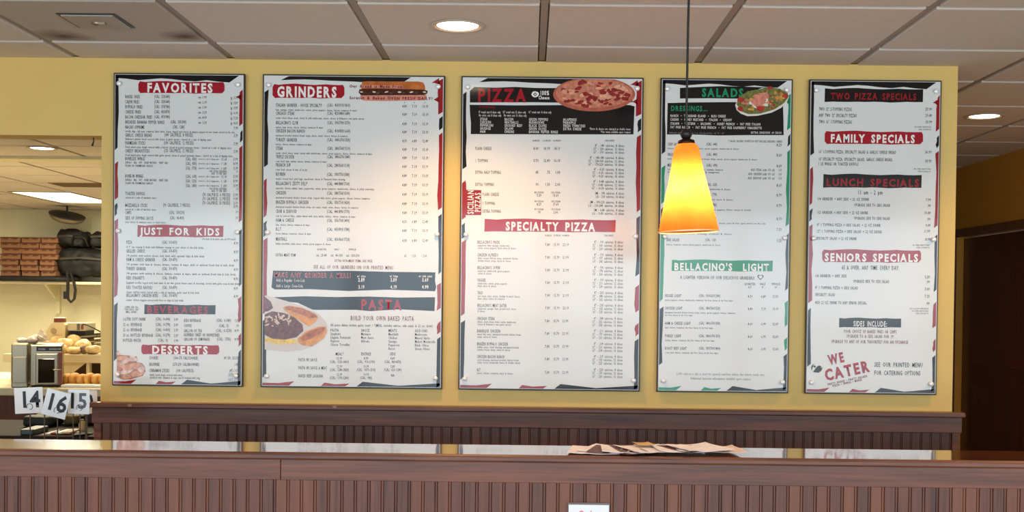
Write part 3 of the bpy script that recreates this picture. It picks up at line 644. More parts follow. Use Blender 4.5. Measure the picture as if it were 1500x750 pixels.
for y, nm, x1, cells in ((465, 'PASTA W/ SAUCE', 455, (('11.99', '(CAL: 1120-1460)'), ('8.99', '(CAL: 910-1190)'), ('4.89', '(CAL: 460-870)'))), (528, 'PASTA W/ SAUCE & MEAT', 532, (('12.99', '(CAL: 1280-1820)'), ('10.99', '(CAL: 1070-1510)'), ('5.89', '(CAL: 620-1240)'))), (591, 'BAKED BEEF LASAGNA', 500, (('12.99', '(CAL: 1190-1280)'), ('10.99', '(CAL: 980)'), ('NA', '')))):
    b.T(306, y, 24, nm, x1)
    for x, (p_, c) in zip((628, 838, 1047), cells): b.T(x, y - 10 + (7 if p_ == 'NA' else 0), 20, p_, None, align='c', sx=.6); b.T(x, y + 16, 22, c, None, align='c', sx=.52)
f_plate = fc('print_plate', (206, 196, 190), .08, 10); f_sauce = fc('print_sauce', (104, 62, 62), .5, 80); f_noodle = fc('print_noodle', (220, 186, 96), .3, 90); f_toast = fc('print_toast', (208, 142, 78), .3, 40); f_crust = fc('print_crust', (170, 96, 62), .4, 70); f_parm = fc('print_parmesan', (204, 180, 160), .3, 90)
L = 42
b.poly([(L, -40), (110, -25), (230, 10), (380, 60), (470, 110), (530, 180), (540, 240), (510, 300), (440, 350), (330, 388), (200, 402), (L, 385)], f_plate, 3, 'food_picture')
b.poly([(L, 295), (120, 290), (220, 300), (300, 310), (290, 340), (150, 345), (L, 325)], f_noodle, 4, 'food_picture')
b.poly([(L, -30), (90, 10), (108, 60), (70, 85), (L, 90)], f_sauce, 5, 'food_picture')
b.poly([(L, 110), (100, 85), (200, 100), (270, 130), (340, 190), (345, 240), (290, 290), (200, 308), (100, 300), (L, 270)], f_sauce, 5, 'food_picture')
rr = random.Random(12)
for i in range(34): b.blob(rr.uniform(55, 250), rr.uniform(92, 150) + rr.random() * 60, rr.uniform(7, 20), rr.uniform(4, 8), f_parm, 6, 'food_picture', 7, .4, i)
b.poly([(185, 55), (230, 40), (330, 55), (440, 105), (462, 130), (440, 170), (390, 205), (330, 170), (240, 110), (195, 75)], f_toast, 6, 'food_picture')
b.poly([(200, 52), (240, 45), (340, 62), (440, 112), (455, 132), (400, 140), (300, 100), (215, 72)], f_crust, 7, 'food_picture')
b.poly([(300, 300), (370, 240), (470, 205), (520, 205), (530, 250), (500, 300), (410, 362), (340, 352), (305, 330)], f_toast, 6, 'food_picture')
b.poly([(320, 295), (385, 245), (480, 212), (518, 214), (500, 245), (410, 300), (340, 320)], f_crust, 7, 'food_picture')

# ---- pizza
b = PIZ; b.crop(665, 105, 5.357)
b.poly([(160, 120), (330, 126), (480, 120), (640, 128), (1000, 130), (1400, 140), (1400, 240), (900, 244), (620, 240), (125, 242), (125, 150)], m_blk, 2)
b.T(187, 185, 96, 'PIZZA', 583, m_red, .04)
b.blob(637, 178, 29, 24, m_wht_txt, 4, 'logo_mark', 16, .05); b.blob(637, 178, 16, 15, m_blk, 5, 'logo_mark', 4, .0)
b.blob(637, 178, 7, 6, m_wht_txt, 6, 'logo_mark', 6, .1)
b.T(675, 167, 32, '100%', 750, m_wht_txt, .035); b.T(665, 204, 25, 'Cheese', 752, m_wht_txt, .035)
b.poly([(123, 260), (500, 264), (900, 262), (1380, 262), (1417, 272), (1408, 492), (900, 492), (132, 490), (133, 400), (126, 330)], m_blk, 2)
b.T(195, 278, 18, 'TOPPINGS', 325, m_red2)
for a, c, t in ((195, 367, '8" round cuts 8 slices only'), (383, 565, '12" round cuts 12 slices only'), (585, 765, '16" round cuts 16 slices only')): b.T(a, 317, 18, t, c, m_wht_txt, .01)
b.T(195, 342, 18, 'No extra cuts 8 slices only', 372, m_wht_txt, .01); b.T(392, 343, 18, 'No extra cuts 16 slices only', 570, m_wht_txt, .01)
for x, L_ in ((205, ('STEAK', 'CHICKEN', 'PEPPERONI', 'SAUSAGE', 'HAM')), (397, ('BACON', 'MEATBALLS', 'GROUND BEEF', 'SALAMI', 'ONIONS')), (588, ('GREEN PEPPERS', 'MUSHROOMS', 'BLACK OLIVES', 'GREEN OLIVES', 'BANANA PEPPER RINGS')), (857, ('JALAPENOS', 'PINEAPPLE', 'FRESH TOMATOES', 'EXTRA CHEESE'))):
    for j, t in enumerate(L_): b.T(x, 372 + 24.4 * j + (x - 205) * .006, 20, t, None, m_wht_txt, .012, sx=.6)
b.T(1063, 448, 17, '*Extra & cheese are charged as double items', 1387, m_wht_txt); b.T(1150, 472, 17, '*Our menu available upon request', 1387, m_wht_txt)
f_pz = fc('print_pizza_cheese', (196, 124, 100), .35, 70); f_pzc = fc('print_pizza_crust', (176, 96, 76), .2, 40); f_pep = fc('print_pepperoni', (142, 44, 42), .25, 90); f_ch = fc('print_cheese_spot', (218, 160, 130), .2, 80)
def ell(cx_, cy_, rx, ry, n=48, ymin=-1e9): return [(cx_ + rx * math.cos(2 * math.pi * i / n), max(ymin, cy_ + ry * math.sin(2 * math.pi * i / n))) for i in range(n)]
b.poly(ell(1100, 178, 322, 134, ymin=60), f_pzc, 3, 'food_picture'); b.poly(ell(1100, 168, 300, 115, ymin=60), f_pz, 4, 'food_picture')
rr = random.Random(4)
for i in range(80):
    a = rr.uniform(0, 6.28); r = math.sqrt(rr.random()) * .93; x, y = 1100 + 292 * r * math.cos(a), 172 + 112 * r * math.sin(a)
    if y > 72: b.blob(x, y, rr.uniform(14, 32), rr.uniform(8, 17), f_pep if i % 5 < 3 else f_ch, 5 + (i % 3), 'food_picture', 9, .25, rr.uniform(-.4, .4), i)
for x, t in ((645, '8-INCH'), (728, '12-INCH'), (808, '16-INCH'), (1222, 'CALORIES')): b.T(x, 541, 14, t, None, align='c', sx=.7)
b.crop(670, 195, 5.357)
def cals(b, y, rows, x1=1308, dy=26.6, h=20):
    for j, (x0, t) in enumerate(rows): b.T(x0, y + dy * j, h, t, x1)
for y, nm, x1, pr, cl, c0 in ((120, 'PLAIN CHEESE', 270, ('8.09', '10.99', '14.19'), ('140', '130', '170'), 1080), (215, '1 TOPPING', 240, ('5.79', '12.49', '16.19'), ('140-180', '120-160', '170-220'), 1040), (307, 'EXTRA HALF TOPPING', 342, ('.45', '.75', '1.00'), ('0-20', '0-20', '0-25'), 1072), (402, 'EXTRA TOPPING', 287, ('.90', '1.50', '2.00'), ('0-40', '0-40', '10-50'), 1068)):
    b.T(140, y, 24, nm, x1)
    for x, p_ in zip((638, 728, 808), pr): b.T(x, y + 1, 22, p_, None, align='r', sx=.62)
    cals(b, y - 23, [(c0 + (-14 if j else 0), '%s" - %s calories, %s slices' % (('8', '12', '16')[j], cl[j], ('8', '12', '16')[j])) for j in range(3)])
b.poly([(37, 397), (68, 384), (70, 445), (187, 447), (187, 643), (65, 643), (60, 655), (35, 668)], m_red2, 2)
b.T(104, 540, 46, 'SICILIAN', None, m_wht_txt, .02, align='c', sx=.62, ang=math.pi / 2); b.T(160, 542, 44, 'PIZZAS', None, m_wht_txt, .02, align='c', sx=.62, ang=math.pi / 2)
for y, nm, x1, p1, p2, q1, q2, c1, c2 in ((480, 'PLAIN CHEESE', 327, '7.29', '15.69', '190', '210', 1080, 1086), (550, '1 TOPPING', 297, '8.29', '17.69', '190-210', '210-240', 1040, 1026), (612, 'EXTRA TOPPING', 342, '.90', '2.00', '0-40', '0-50', 1070, 1058)):
    b.T(197, y, 24, nm, x1); b.T(605, y - 15, 14, '8X8 SICILIAN', 677); b.T(735, y - 14, 14, '12X12 SICILIAN', 808); b.T(641, y + 8, 20, p1, None, align='c', sx=.6); b.T(772, y + 9, 20, p2, None, align='c', sx=.6)
    cals(b, y - 9, [(c1, 'SM - %s calories, 8 slices' % q1), (c2, 'LG - %s calories, 16 slices' % q2)])
b.crop(670, 315, 5.357)
b.banner(215, 1243, 30, 128, m_red, False); b.T(380, 87, 62, 'SPECIALTY PIZZA', 1090, m_wht_txt, .04)
for x, t in ((713, '8-INCH'), (781, '12-INCH'), (850, '16-INCH'), (1188, 'CALORIES')): b.T(x, 160, 14, t, None, align='c', sx=.65)
SP = [("BELLACINO'S PRIDE", 333, 'pepperoni, ham, sausage, mushrooms,', 412, 'onions, green peppers, black olives & cheese', 460), ('CHICKEN ALFREDO', 323, 'white creamy Alfredo sauce, marinated chicken', 475, 'chicken breast strips, bacon & cheese', 420), ("BELLACINO'S SUPER", 337, 'pepperoni, mushrooms, green peppers,', 414, 'onions & cheese', 268),
      ('VEGGIE', 222, 'mushrooms, onions, green peppers,', 393, 'black olives & cheese', 305), ('TACO', 200, 'taco meat, salsa, onions, cheddar & mixed cheese,', 493, 'black olives, lettuce & tomatoes', 372), ("BELLACINO'S MEAT EATER", 388, 'pepperoni, sausage, ham, ground beef, bacon', 460, '& cheese', 215),
      ('CHICAGO STEAK', 295, 'ribeye, sliced ribeye steak, onions, mushrooms,', 462, "cheese & Bellacino's own garlic spread", 420), ('BARBEQUE CHICKEN', 337, 'sweet bbq sauce, marinated breaded chicken breast', 500, 'strips, onions & cheese', 310), ('BRAZEN BUFFALO CHICKEN', 397, 'buffalo sauce, ranch dressing, marinated breaded', 482, 'chicken breast strips, onions & cheese', 415),
      ('CHICKEN BACON RANCH', 370, 'ranch dressing, marinated breaded chicken breast', 485, 'strips, bacon, mozzarella cheese & cheddar cheese', 495), ('BLT', 183, 'bacon, lettuce, tomatoes, mayo & cheese', 435, None, 0)]
ys = [212, 312, 412, 510, 610, 708, 811, 909, 1010, 1110, 1214]
for i, (nm, x1, a, a1, c, c1) in enumerate(SP):
    y = ys[i]; xo = -3 if i > 5 else 0
    b.T(157 + xo, y, 24, nm, x1); b.T(160 + xo, y + 26, 15, a, a1)
    if c: b.T(160 + xo, y + 46, 15, c, c1)
    for x, p_ in zip((727, 802, 875), ('7.89', '15.99', '22.19') if i in (0, 5) else ('7.89', '15.79', '21.99')): b.T(x + xo, y + 21, 21, p_, None, align='r', sx=.6)
    cals(b, y - 1, [(1075 + xo, '8" - %d calories, 8 slices' % (190 + i * 3)), (1060 + xo, '12" - %d calories, 12 slices' % (160 + (i * 37) % 60)), (1060 + xo, '16" - %d calories, 16 slices' % (220 + (i * 23) % 50))], x1=1300 + xo)

# ---- salads
b = SAL; b.crop(955, 105, 7.143)
b.poly([(293, 170), (500, 160), (700, 152), (950, 156), (1220, 166), (1220, 276), (900, 282), (600, 278), (293, 281)], m_blk, 2); b.T(523, 219, 82, 'SALADS', 970, m_grn, .04)
b.poly([(165, 328), (400, 322), (800, 318), (1200, 322), (1370, 326), (1376, 500), (1378, 664), (1000, 664), (700, 668), (400, 656), (157, 657), (160, 500)], m_blk, 2)
b.T(198, 384, 50, 'DRESSINGS...', 590, m_grn, .03)
for y, x1, t in ((461, 773, 'RANCH  *  THOUSAND ISLAND  *  BLEU CHEESE'), (500, 838, 'CAESAR  *  HONEY MUSTARD  *  ITALIAN  *  CREAMY'), (542, 1137, 'ITALIAN  *  WESTERN  *  BALSAMIC  *  HONEY FRENCH  *  FAT FREE ITALIAN'), (581, 1150, 'FAT FREE RANCH  *  FAT FREE FRENCH  *  FAT FREE RASPBERRY VINAIGRETTE')):
    b.T(193, y, 25, t.replace('*', '\u2022'), x1, m_wht_txt, .012)
b.T(180, 638, 16, 'Additional calories per serving. 2 oz. dressing packets  cal. 70 - 260', 757, mat('menu_grey', (150, 146, 142), **PR)); b.T(1035, 637, 22, 'EXTRA DRESSING .69 EACH', 1355, m_wht_txt, .01)
b.T(800, 726, 22, '* SALAD CALORIE COUNTS DO NOT INCLUDE DRESSING. CHEESE', 1362)
f_pl = fc('print_white_plate', (220, 216, 206), .03, 8); f_gr = fc('print_lettuce', (112, 112, 62), .45, 70); f_ham = fc('print_ham', (206, 130, 110), .3, 60); f_tom = fc('print_tomato', (170, 52, 48), .3, 60); f_yel = fc('print_pepper', (200, 150, 70), .3, 60)
b.poly([(870, 350), (890, 310), (1000, 230), (1150, 170), (1300, 170), (1420, 220), (1432, 270), (1410, 320), (1350, 380), (1250, 430), (1100, 462), (1000, 466), (930, 440), (885, 400)], f_pl, 3, 'food_picture')
b.poly([(885, 340), (905, 270), (1000, 205), (1120, 185), (1230, 160), (1340, 180), (1420, 225), (1425, 270), (1380, 330), (1280, 395), (1130, 440), (1010, 445), (930, 415)], f_gr, 4, 'food_picture')
rr = random.Random(9)
for i in range(130):
    a = rr.uniform(0, 6.28); r = math.sqrt(rr.random()) * .95; x = 1160 + 240 * r * math.cos(a); y = 305 - (x - 1160) * .25 + 105 * r * math.sin(a)
    m_ = (f_ham, f_ham, f_gr, f_tom, f_yel, f_pl)[i % 6] if r < .6 else (f_tom, f_gr, f_yel, f_gr, f_ham, f_gr)[i % 6]
    b.blob(x, y, rr.uniform(14, 34), rr.uniform(9, 20), m_, 5 + i % 3, 'food_picture', 8, .3, rr.uniform(-1, 1), i)
for x, y, rx in ((928, 292, 36), (925, 390, 34), (1130, 385, 40), (1395, 255, 32), (1232, 172, 24)): b.blob(x, y, rx, rx * .7, f_tom, 8, 'food_picture', 9, .2)
for x, y, rx in ((1130, 290, 70), (1180, 250, 50), (1090, 320, 60)): b.blob(x, y, rx, rx * .6, f_ham, 8, 'food_picture', 12, .15, .5)
b.crop(955, 195, 7.143)
def pr_(b, y, t): b.T(1358, y, 30, t, None, align='r', sx=.6)
S = [(115, 'CHEF SALAD', 300, '640', '8.29', 158, 'lettuce, tomatoes, ham, turkey, onions, green peppers, mushrooms & cheese', 910, 163), (222, 'GRILLED CHICKEN', 335, '480', '8.69', 267, 'lettuce, tomatoes, grilled sliced chicken breast strips, onions, green peppers, mushrooms & cheese', 1100, 163),
     (335, 'MEDITERRANEAN', 345, '690', '8.69', 378, 'fresh garden lettuce, tomatoes, cucumbers, calamata, tomatoes', 745, 163), (537, 'ANTIPASTO', 290, '620', '8.69', 582, 'ham, salami, pepperoni, onions, tomatoes, mushrooms & cheese', 820, 160), (641, 'BUFFALO CHICKEN', 330, '770', '8.79', 690, 'hot breaded chicken, onions, tomatoes, hot sauce & cheese', 850, 158),
     (750, 'TACO SALAD', 290, '780', '8.79', 796, 'chili meat, salsa, chips, tomatoes, onions, jalapeno peppers, Fritos, cheese & cheddar', 1040, 157), (889, 'SEAFOOD SALAD', 310, '540', '8.79', 936, 'crab & seafood mix, green peppers, tomatoes & cheese, juice & four aged served on the side', 1190, 156), (1000, 'CAESAR SALAD', 300, '510', '7.59', 1049, 'romaine lettuce, caesar dressing, croutons & cheese', 835, 153), (1116, 'SIDE SALAD', 290, '120', '3.25', 1165, 'lettuce, tomatoes, onions, green peppers, mushrooms & cheese', 715, 150)]
for y, nm, x1, cal, p_, dy_, ds, d1, x0 in S:
    b.T(x0, y, 30, nm, x1); b.T(x0 + 407, y, 29, '(CAL: %s)' % cal, x0 + 521); pr_(b, y + 10 - (0 if y < 600 else 1), p_); b.T(x0, dy_, 18, ds, d1)
b.T(163, 406, 18, '& feta, cucumbers, Greek peppers & vinaigrette', 705)
for y, x0, t in ((384, 1035, 'ADD STEAK (adds 170 cal)'), (427, 1008, 'ADD CHICKEN (adds 170 cal)'), (470, 1003, 'ADD SEAFOOD (adds 150 cal)')): b.T(x0, y, 24, t, 1283); b.T(1322, y + 3, 24, '1.50', 1358)
b.crop(955, 370, 7.143)
b.banner(210, 1265, 75, 190, m_grn, False); b.T(232, 146, 70, "BELLACINO'S  LIGHT", 1235, m_wht_txt, .04)
b.T(295, 258, 34, 'A LIGHTER VERSION OF OUR DELICIOUS GRINDERS!', 1075)
hp = [(1135 + 31 * (math.sin(t) ** 3), 256 - 2.0 * (13 * math.cos(t) - 5 * math.cos(2 * t) - 2 * math.cos(3 * t) - math.cos(4 * t))) for t in [2 * math.pi * i / 28 for i in range(28)]]
b.poly(hp, m_ink, 3, 'heart_mark'); b.poly([(1135 + (x - 1135) * .68, 257 + (y - 257) * .68) for x, y in hp], m_white, 4, 'heart_mark')
for x, a, c in ((1025, 'QUARTER', '4.5"'), (1160, 'HALF', '8"'), (1298, 'WHOLE', '16"')): b.T(x, 329, 24, a, None, align='c', sx=.62); b.T(x, 363, 22, c, None, align='c', sx=.6)
for y, nm, x1, cal, p3, ds, d1 in ((450, 'VEGGIE LIGHT', 308, '310/620/1240', ('4.59', '6.89', '12.59'), 'green peppers, onions, mushrooms, tomatoes, fat free cheese & fat free mayo', 848), (580, 'CHICKEN LIGHT', 320, '380/760/1520', ('4.89', '7.19', '13.19'), 'marinated breaded chicken breast strips, onions, green peppers, lettuce, tomatoes,', 875),
        (738, 'HAM & CHEESE LIGHT', 406, '340/670/1350', ('4.69', '6.99', '12.69'), 'ham, lettuce, tomatoes, fat free cheese & fat free mayo', 642), (871, 'TURKEY LIGHT', 304, '340/670/1350', ('4.69', '6.99', '12.69'), 'turkey, lettuce, tomatoes, fat free cheese & fat free mayo', 657), (1000, 'ROAST BEEF LIGHT', 364, '350/700/1400', ('4.69', '6.99', '12.69'), 'roast beef, lettuce, tomatoes, fat free cheese & fat free mayo', 694)):
    b.T(135, y, 30, nm, x1); b.T(490, y, 29, '(CAL: %s)' % cal, 715); b.T(138, y + 45, 18, ds, d1)
    for (a, c), p_ in zip(((1003, 1053), (1143, 1193), (1260, 1322)), p3): b.T(a, y + 9, 27, p_, c)
b.T(138, 653, 18, 'fat free cheese & fat free mayo', 428)
b.crop(955, 470, 6.818)
m_gy = mat('menu_soft_green', (110, 140, 130), **PR)
b.T(245, 527, 24, '2,000 calories a day is used for general nutrition advice, but calorie needs vary.', 1130, m_gy); b.T(385, 573, 24, 'Additional nutrition information available upon request.', 990, m_gy)

# ---- specials
b = SPE; b.crop(1170, 110, 6.977)
b.banner(268, 1272, 135, 272, m_blk, False); b.T(330, 215, 62, 'TWO PIZZA SPECIALS', 1210, m_red2, .035)
def ipr(b, y, t, x=1362): b.T(x, y, 29, t, None, align='r', sx=.6)
for y, x1, t, p_ in ((347, 545, 'TWO 12" 2-TOPPING PIZZAS', '27.99'), (411, 593, 'ANY TWO 12" SPECIALTY PIZZAS', '29.49'), (477, 545, 'TWO 16" 1-TOPPING PIZZAS', '33.99')): b.T(205, y, 34, t, x1); ipr(b, y + 3, p_)
b.T(1185, 530, 13, 'NO OTHER SUBSTITUTIONS', 1353); b.T(1225, 556, 13, 'PIZZA COUPONS OK', 1353)
b.banner(265, 1270, 572, 702, m_red, True); b.T(325, 646, 76, 'FAMILY SPECIALS', 1198, m_wht_txt, .045)
b.crop(1170, 210, 6.977)
b.T(203, 85, 32, '16" 1-TOPPING PIZZA, SPECIALTY SALAD & GARLIC CHEESE BREAD', 997); ipr(b, 90, '36.99', 1358)
b.T(203, 160, 32, '16" SPECIALTY PIZZA, SPECIALTY SALAD, GARLIC CHEESE BREAD,', 963); b.T(200, 209, 32, '1 LB WINGS OR TOASTED RAVIOLI', 610); ipr(b, 182, '39.99', 1358)
b.T(1178, 262, 13, 'NO OTHER SUBSTITUTIONS', 1348); b.T(1218, 288, 13, 'PIZZA COUPONS OK', 1348)
b.banner(253, 1257, 314, 450, m_blk, False); b.T(280, 397, 72, 'LUNCH SPECIALS', 1245, m_red2, .04)
b.T(603, 500, 42, '11 am - 2 pm', 860)
b.T(190, 567, 29, '1/4 GRINDER + ANY SIDE + 22 OZ DRINK', 722); ipr(b, 578, '7.99', 1352); b.T(567, 630, 29, 'UPGRADE SIDE TO SIDE SALAD', 937); ipr(b, 638, '.99', 1350)
b.T(190, 705, 29, '1/2 GRINDER + ANY SIDE + 22 OZ DRINK', 710); ipr(b, 711, '10.49', 1350)
b.crop(1170, 300, 6.977)
b.T(565, 137, 29, 'UPGRADE SIDE TO SIDE SALAD', 935); ipr(b, 148, '.99', 1348)
b.T(187, 204, 29, '8" 1 TOPPING PIZZA + SIDE SALAD + 22 OZ DRINK', 840); ipr(b, 210, '9.09', 1348)
b.T(185, 270, 29, '12" 1 TOPPING PIZZA + SIDE SALAD + 22 OZ DRINK', 852); ipr(b, 271, '11.99', 1345)
b.T(182, 342, 29, 'SPECIALTY SALAD + 22 OZ DRINK', 595); ipr(b, 354, '8.99', 1345)
b.T(1165, 412, 13, 'NO OTHER SUBSTITUTIONS', 1335); b.T(1205, 437, 13, 'PIZZA COUPONS OK', 1338)
b.banner(240, 1250, 457, 584, m_red, True); b.T(265, 535, 74, 'SENIORS SPECIALS', 1232, m_wht_txt, .045)
b.T(440, 640, 42, '65 & OVER. ANY TIME. EVERY DAY.', 1030)
b.crop(1170, 390, 6.977)
b.T(168, 97, 30, '1/4 GRINDER + ANY SIDE', 490); ipr(b, 111, '5.59', 1340); b.T(557, 153, 30, 'UPGRADE SIDE TO SIDE SALAD', 927); ipr(b, 161, '.99', 1340)
b.T(168, 218, 30, '8" 1 TOPPING PIZZA + SIDE SALAD', 608); ipr(b, 235, '7.09', 1340); b.T(170, 289, 30, 'SPECIALTY SALAD', 372); ipr(b, 307, '7.25', 1338)
b.T(166, 370, 30, 'ADD 22 OZ. DRINK TO ANY SENIOR SPECIAL.', 700); ipr(b, 381, '.99', 1338)
b.T(1133, 432, 13, 'SAVE 10% OR ANY OTHER REGULAR', 1325); b.T(1155, 457, 13, 'NO OTHER SUBSTITUTIONS', 1325); b.T(1197, 482, 13, 'PIZZA COUPONS OK', 1325)
b.banner(415, 1047, 528, 622, m_blk, False); b.T(558, 587, 52, 'SIDES INCLUDE:', 905, m_wht_txt, .02)
b.crop(1170, 480, 6.818)
b.T(448, 36, 32, 'YOUR CHOICE OF BAKED FRIES OR CHIPS', 978, m_brick); b.T(478, 84, 32, 'UPGRADE TO A SIDE SALAD FOR .99', 948, m_brick); b.T(325, 137, 32, 'UPGRADE TO ANY OF OUR "FAVORITES" FOR AN UPCHARGE', 1095, m_brick)
an = math.radians(13)
b.T(298, 325, 92, 'WE', None, m_red, .042, sx=.64, ang=an); b.T(262, 478, 104, 'CATER', None, m_red, .042, sx=.76, ang=an)
b.T(288, 567, 20, 'PARTY BOXES \u2022 PARTY SALADS', None, m_brick, .03, sx=.72, ang=math.radians(13)); b.T(338, 582, 20, 'PIZZA \u2022 WINGS \u2022 MORE!', None, m_brick, .03, sx=.70, ang=math.radians(13))
m_ly = mat('menu_yellow', (214, 206, 130), **PR)
b.blob(190, 398, 52, 50, m_ly, 2, 'logo_mark', 20, .03); b.blob(180, 400, 55, 50, m_ink, 3, 'logo_mark', 20, .05); b.blob(192, 375, 46, 36, m_white, 4, 'logo_mark', 16, .1); b.blob(150, 405, 14, 30, m_white, 4, 'logo_mark', 10, .1, .3); b.blob(200, 400, 26, 24, m_ink, 5, 'logo_mark', 9, .25)
b.T(755, 368, 44, 'SEE OUR PRINTED MENU', 1240); b.T(755, 450, 44, 'FOR CATERING OPTIONS', 1218)
for b in boards: b.P.build(b.root, None, b.off)

# ------------------------------------------------------------------ lamps
WARM = (1.0, .54, .22)
m_trimring = mat('can_trim', (190, 176, 160), .4)
m_baffle = mat('can_baffle', (214, 150, 90), .35)
m_glow = mat('bulb_face', (255, 240, 215), .4, emit=(1.0, .80, .55), estr=9)
def can_light(x, y, label, power, color=WARM, group='recessed ceiling lights', blend=.6, cone=142):
    root = empty('recessed_light', (x, y, ZC)); setp(root, label, 'ceiling light', group)
    MB().lathe([(.076, -.001), (.094, -.0015), (.096, -.004), (.092, -.006), (.078, -.005), (.076, -.001)], 32, cap=False).build('trim_ring', m_trimring, root, smooth=True)
    MB().lathe([(.077, -.002), (.070, -.0005)], 32, cap=False).build('baffle', m_baffle, root)
    MB().lathe([(.0, -.0048), (.05, -.0045), (.066, -.003), (.0705, -.0012)], 32, cap=False).build('bulb_face', m_glow, root, smooth=True)
    ld = bpy.data.lights.new('can_beam', 'SPOT'); ld.energy = power; ld.color = color; ld.spot_size = math.radians(cone); ld.spot_blend = blend; ld.shadow_soft_size = .05
    lo = bpy.data.objects.new('can_beam', ld); lo.parent = root; lo.location = (0, 0, -.03); C.objects.link(lo)
labs = {0: 'round recessed light in the ceiling above the gap between grinders and pizza menus', 6: 'round recessed light in the corridor ceiling right of the yellow wall'}
for i, (x, y) in enumerate(can_spots):
    can_light(x, y, labs.get(i, 'round recessed light over the dining side behind the viewer'), (44 if i == 0 else 46) if i < 3 else 26)
can_light(kitchen_can[0], kitchen_can[1], 'round recessed light in the kitchen ceiling beyond the opening', 50, (1, .72, .42))
# kitchen troffer
for a, b_, c_, d in TROF:
    t = empty('troffer_light', ((a + b_) / 2, (c_ + d) / 2, ZC)); setp(t, 'bright rectangular fluorescent panel in the far kitchen ceiling', 'ceiling light')
    w2, h2 = (b_ - a) / 2, (d - c_) / 2
    MB().box(-w2, w2, -h2, h2, -.004, .0).build('diffuser', mat('troffer_diffuser', (255, 250, 235), .5, emit=(1, .93, .68), estr=2.6), t)
    MB().box(-w2 - .02, -w2, -h2 - .02, h2 + .02, -.006, .001).box(w2, w2 + .02, -h2 - .02, h2 + .02, -.006, .001).box(-w2, w2, -h2 - .02, -h2, -.006, .001).box(-w2, w2, h2, h2 + .02, -.006, .001).build('frame', m_steel, t)
    l = area_light('troffer_beam', ((a + b_) / 2, (c_ + d) / 2, ZC - .02), (0, 0, 0), .5, 1.15, 75, (1, .90, .66)); 
for x, y in ((-4.4, 4.5), (-1.4, 5.2), (-3.2, 4.6)):              # added fill lamps that brighten the kitchen, no fixtures behind them
    area_light('kitchen_fill', (x, y, ZC - .03), (0, 0, 0), .5, 1.1, 52, (1, .88, .62))

# pendant lamp over the counter
PY = -1.17; pt = at(1006, 202, PY); pbm = at(1008.6, 340, PY)
pz0 = pbm[2]; pz1 = at(1006, 208, PY)[2]
pxt = at(1005, 200, PY)[0]
pend = empty('pendant_lamp', (pxt, PY, pz0)); setp(pend, 'lit amber glass cone pendant lamp hanging in front of the salads menu', 'pendant lamp')
H = pz1 - pz0
_t = math.radians(-2.3); _R = Matrix.Rotation(_t, 3, 'Y'); _P = Vector((0, 0, H * 1.085)); TILT = (tuple(_P - _R @ _P), (0, _t, 0))
m_sh = bpy.data.materials.new('amber_glass'); m_sh.use_nodes = True; nt = m_sh.node_tree; nt.nodes.clear(); N = nt.nodes.new
out = N('ShaderNodeOutputMaterial'); tr = N('ShaderNodeBsdfTranslucent'); tr.inputs[0].default_value = (1.0, .30, .012, 1); di = N('ShaderNodeBsdfGlossy'); di.inputs[0].default_value = (1, .7, .4, 1); di.inputs[1].default_value = .15
tcx = N('ShaderNodeTexCoord'); nz = N('ShaderNodeTexNoise'); nz.inputs['Scale'].default_value = 16; nz.inputs['Detail'].default_value = 5; nt.links.new(tcx.outputs['Object'], nz.inputs['Vector'])
rp = N('ShaderNodeValToRGB'); rp.color_ramp.elements[0].position = .3; rp.color_ramp.elements[1].position = .75; rp.color_ramp.elements[0].color = (.85, .17, .016, 1); rp.color_ramp.elements[1].color = (.95, .24, .035, 1)
nt.links.new(nz.outputs['Fac'], rp.inputs[0]); nt.links.new(rp.outputs[0], tr.inputs[0])
mx = N('ShaderNodeMixShader'); mx.inputs[0].default_value = .05; nt.links.new(tr.outputs[0], mx.inputs[1]); nt.links.new(di.outputs[0], mx.inputs[2]); nt.links.new(mx.outputs[0], out.inputs[0])
prof = [(.0880, 0), (.0815, .035), (.073, .075), (.0645, .115), (.056, .150), (.0475, .190), (.0415, .225), (.0375, .248), (.033, .262), (.024, .272), (.016, .276)]
ks = H / .276; prof = [(r * 1.0, z * ks) for r, z in prof]
inner = [(r - .003, z) for r, z in prof[::-1]]
MB().lathe(prof, 48, cap=False).build('glass_shade', m_sh, pend, *TILT, smooth=True)
MB().lathe([(.0885, -.001), (.0885, .0025), (.0865, .0025), (.0865, -.001), (.0885, -.001)], 48, cap=False).build('shade_rim', mat('rim_glass', (255, 214, 150), .1, emit=(1, .72, .4), estr=.0), pend, *TILT)
MB().lathe([(.021, .270 * ks), (.026, .262 * ks + .004), (.024, .276 * ks + .004), (.012, .282 * ks + .003), (.0105, .290 * ks)], 20).build('socket_cap', mat('bronze', (48, 26, 14), .35, metal=.7), pend, *TILT, smooth=True)
MB().lathe([(.004, .284 * ks), (.013, .288 * ks), (.0175, .297 * ks), (.0175, .303 * ks), (.013, .313 * ks), (.004, .316 * ks)], 20).build('ball_finial', m_black, pend, smooth=True)
zt = ZC - pz0
MB().tube([(0, 0, .312 * ks), (.0015, 0, .6), (.003, 0, zt)], .0036, 8).build('cord', m_black, pend)
MB().lathe([(.0, zt - .03), (.04, zt - .026), (.06, zt - .004), (.062, zt - .001)], 24, (.004, 0, 0), cap=False).build('canopy', m_black, pend, smooth=True)
bulb_z = .118 * ks
MB().lathe([(.004, bulb_z + .05), (.012, bulb_z + .035), (.022, bulb_z + .012), (.025, bulb_z - .006), (.018, bulb_z - .022), (.0, bulb_z - .028)], 20, cap=False).build('bulb', mat('hot_bulb', (255, 240, 220), .4, emit=(1, .88, .68), estr=95), pend, *TILT, smooth=True)

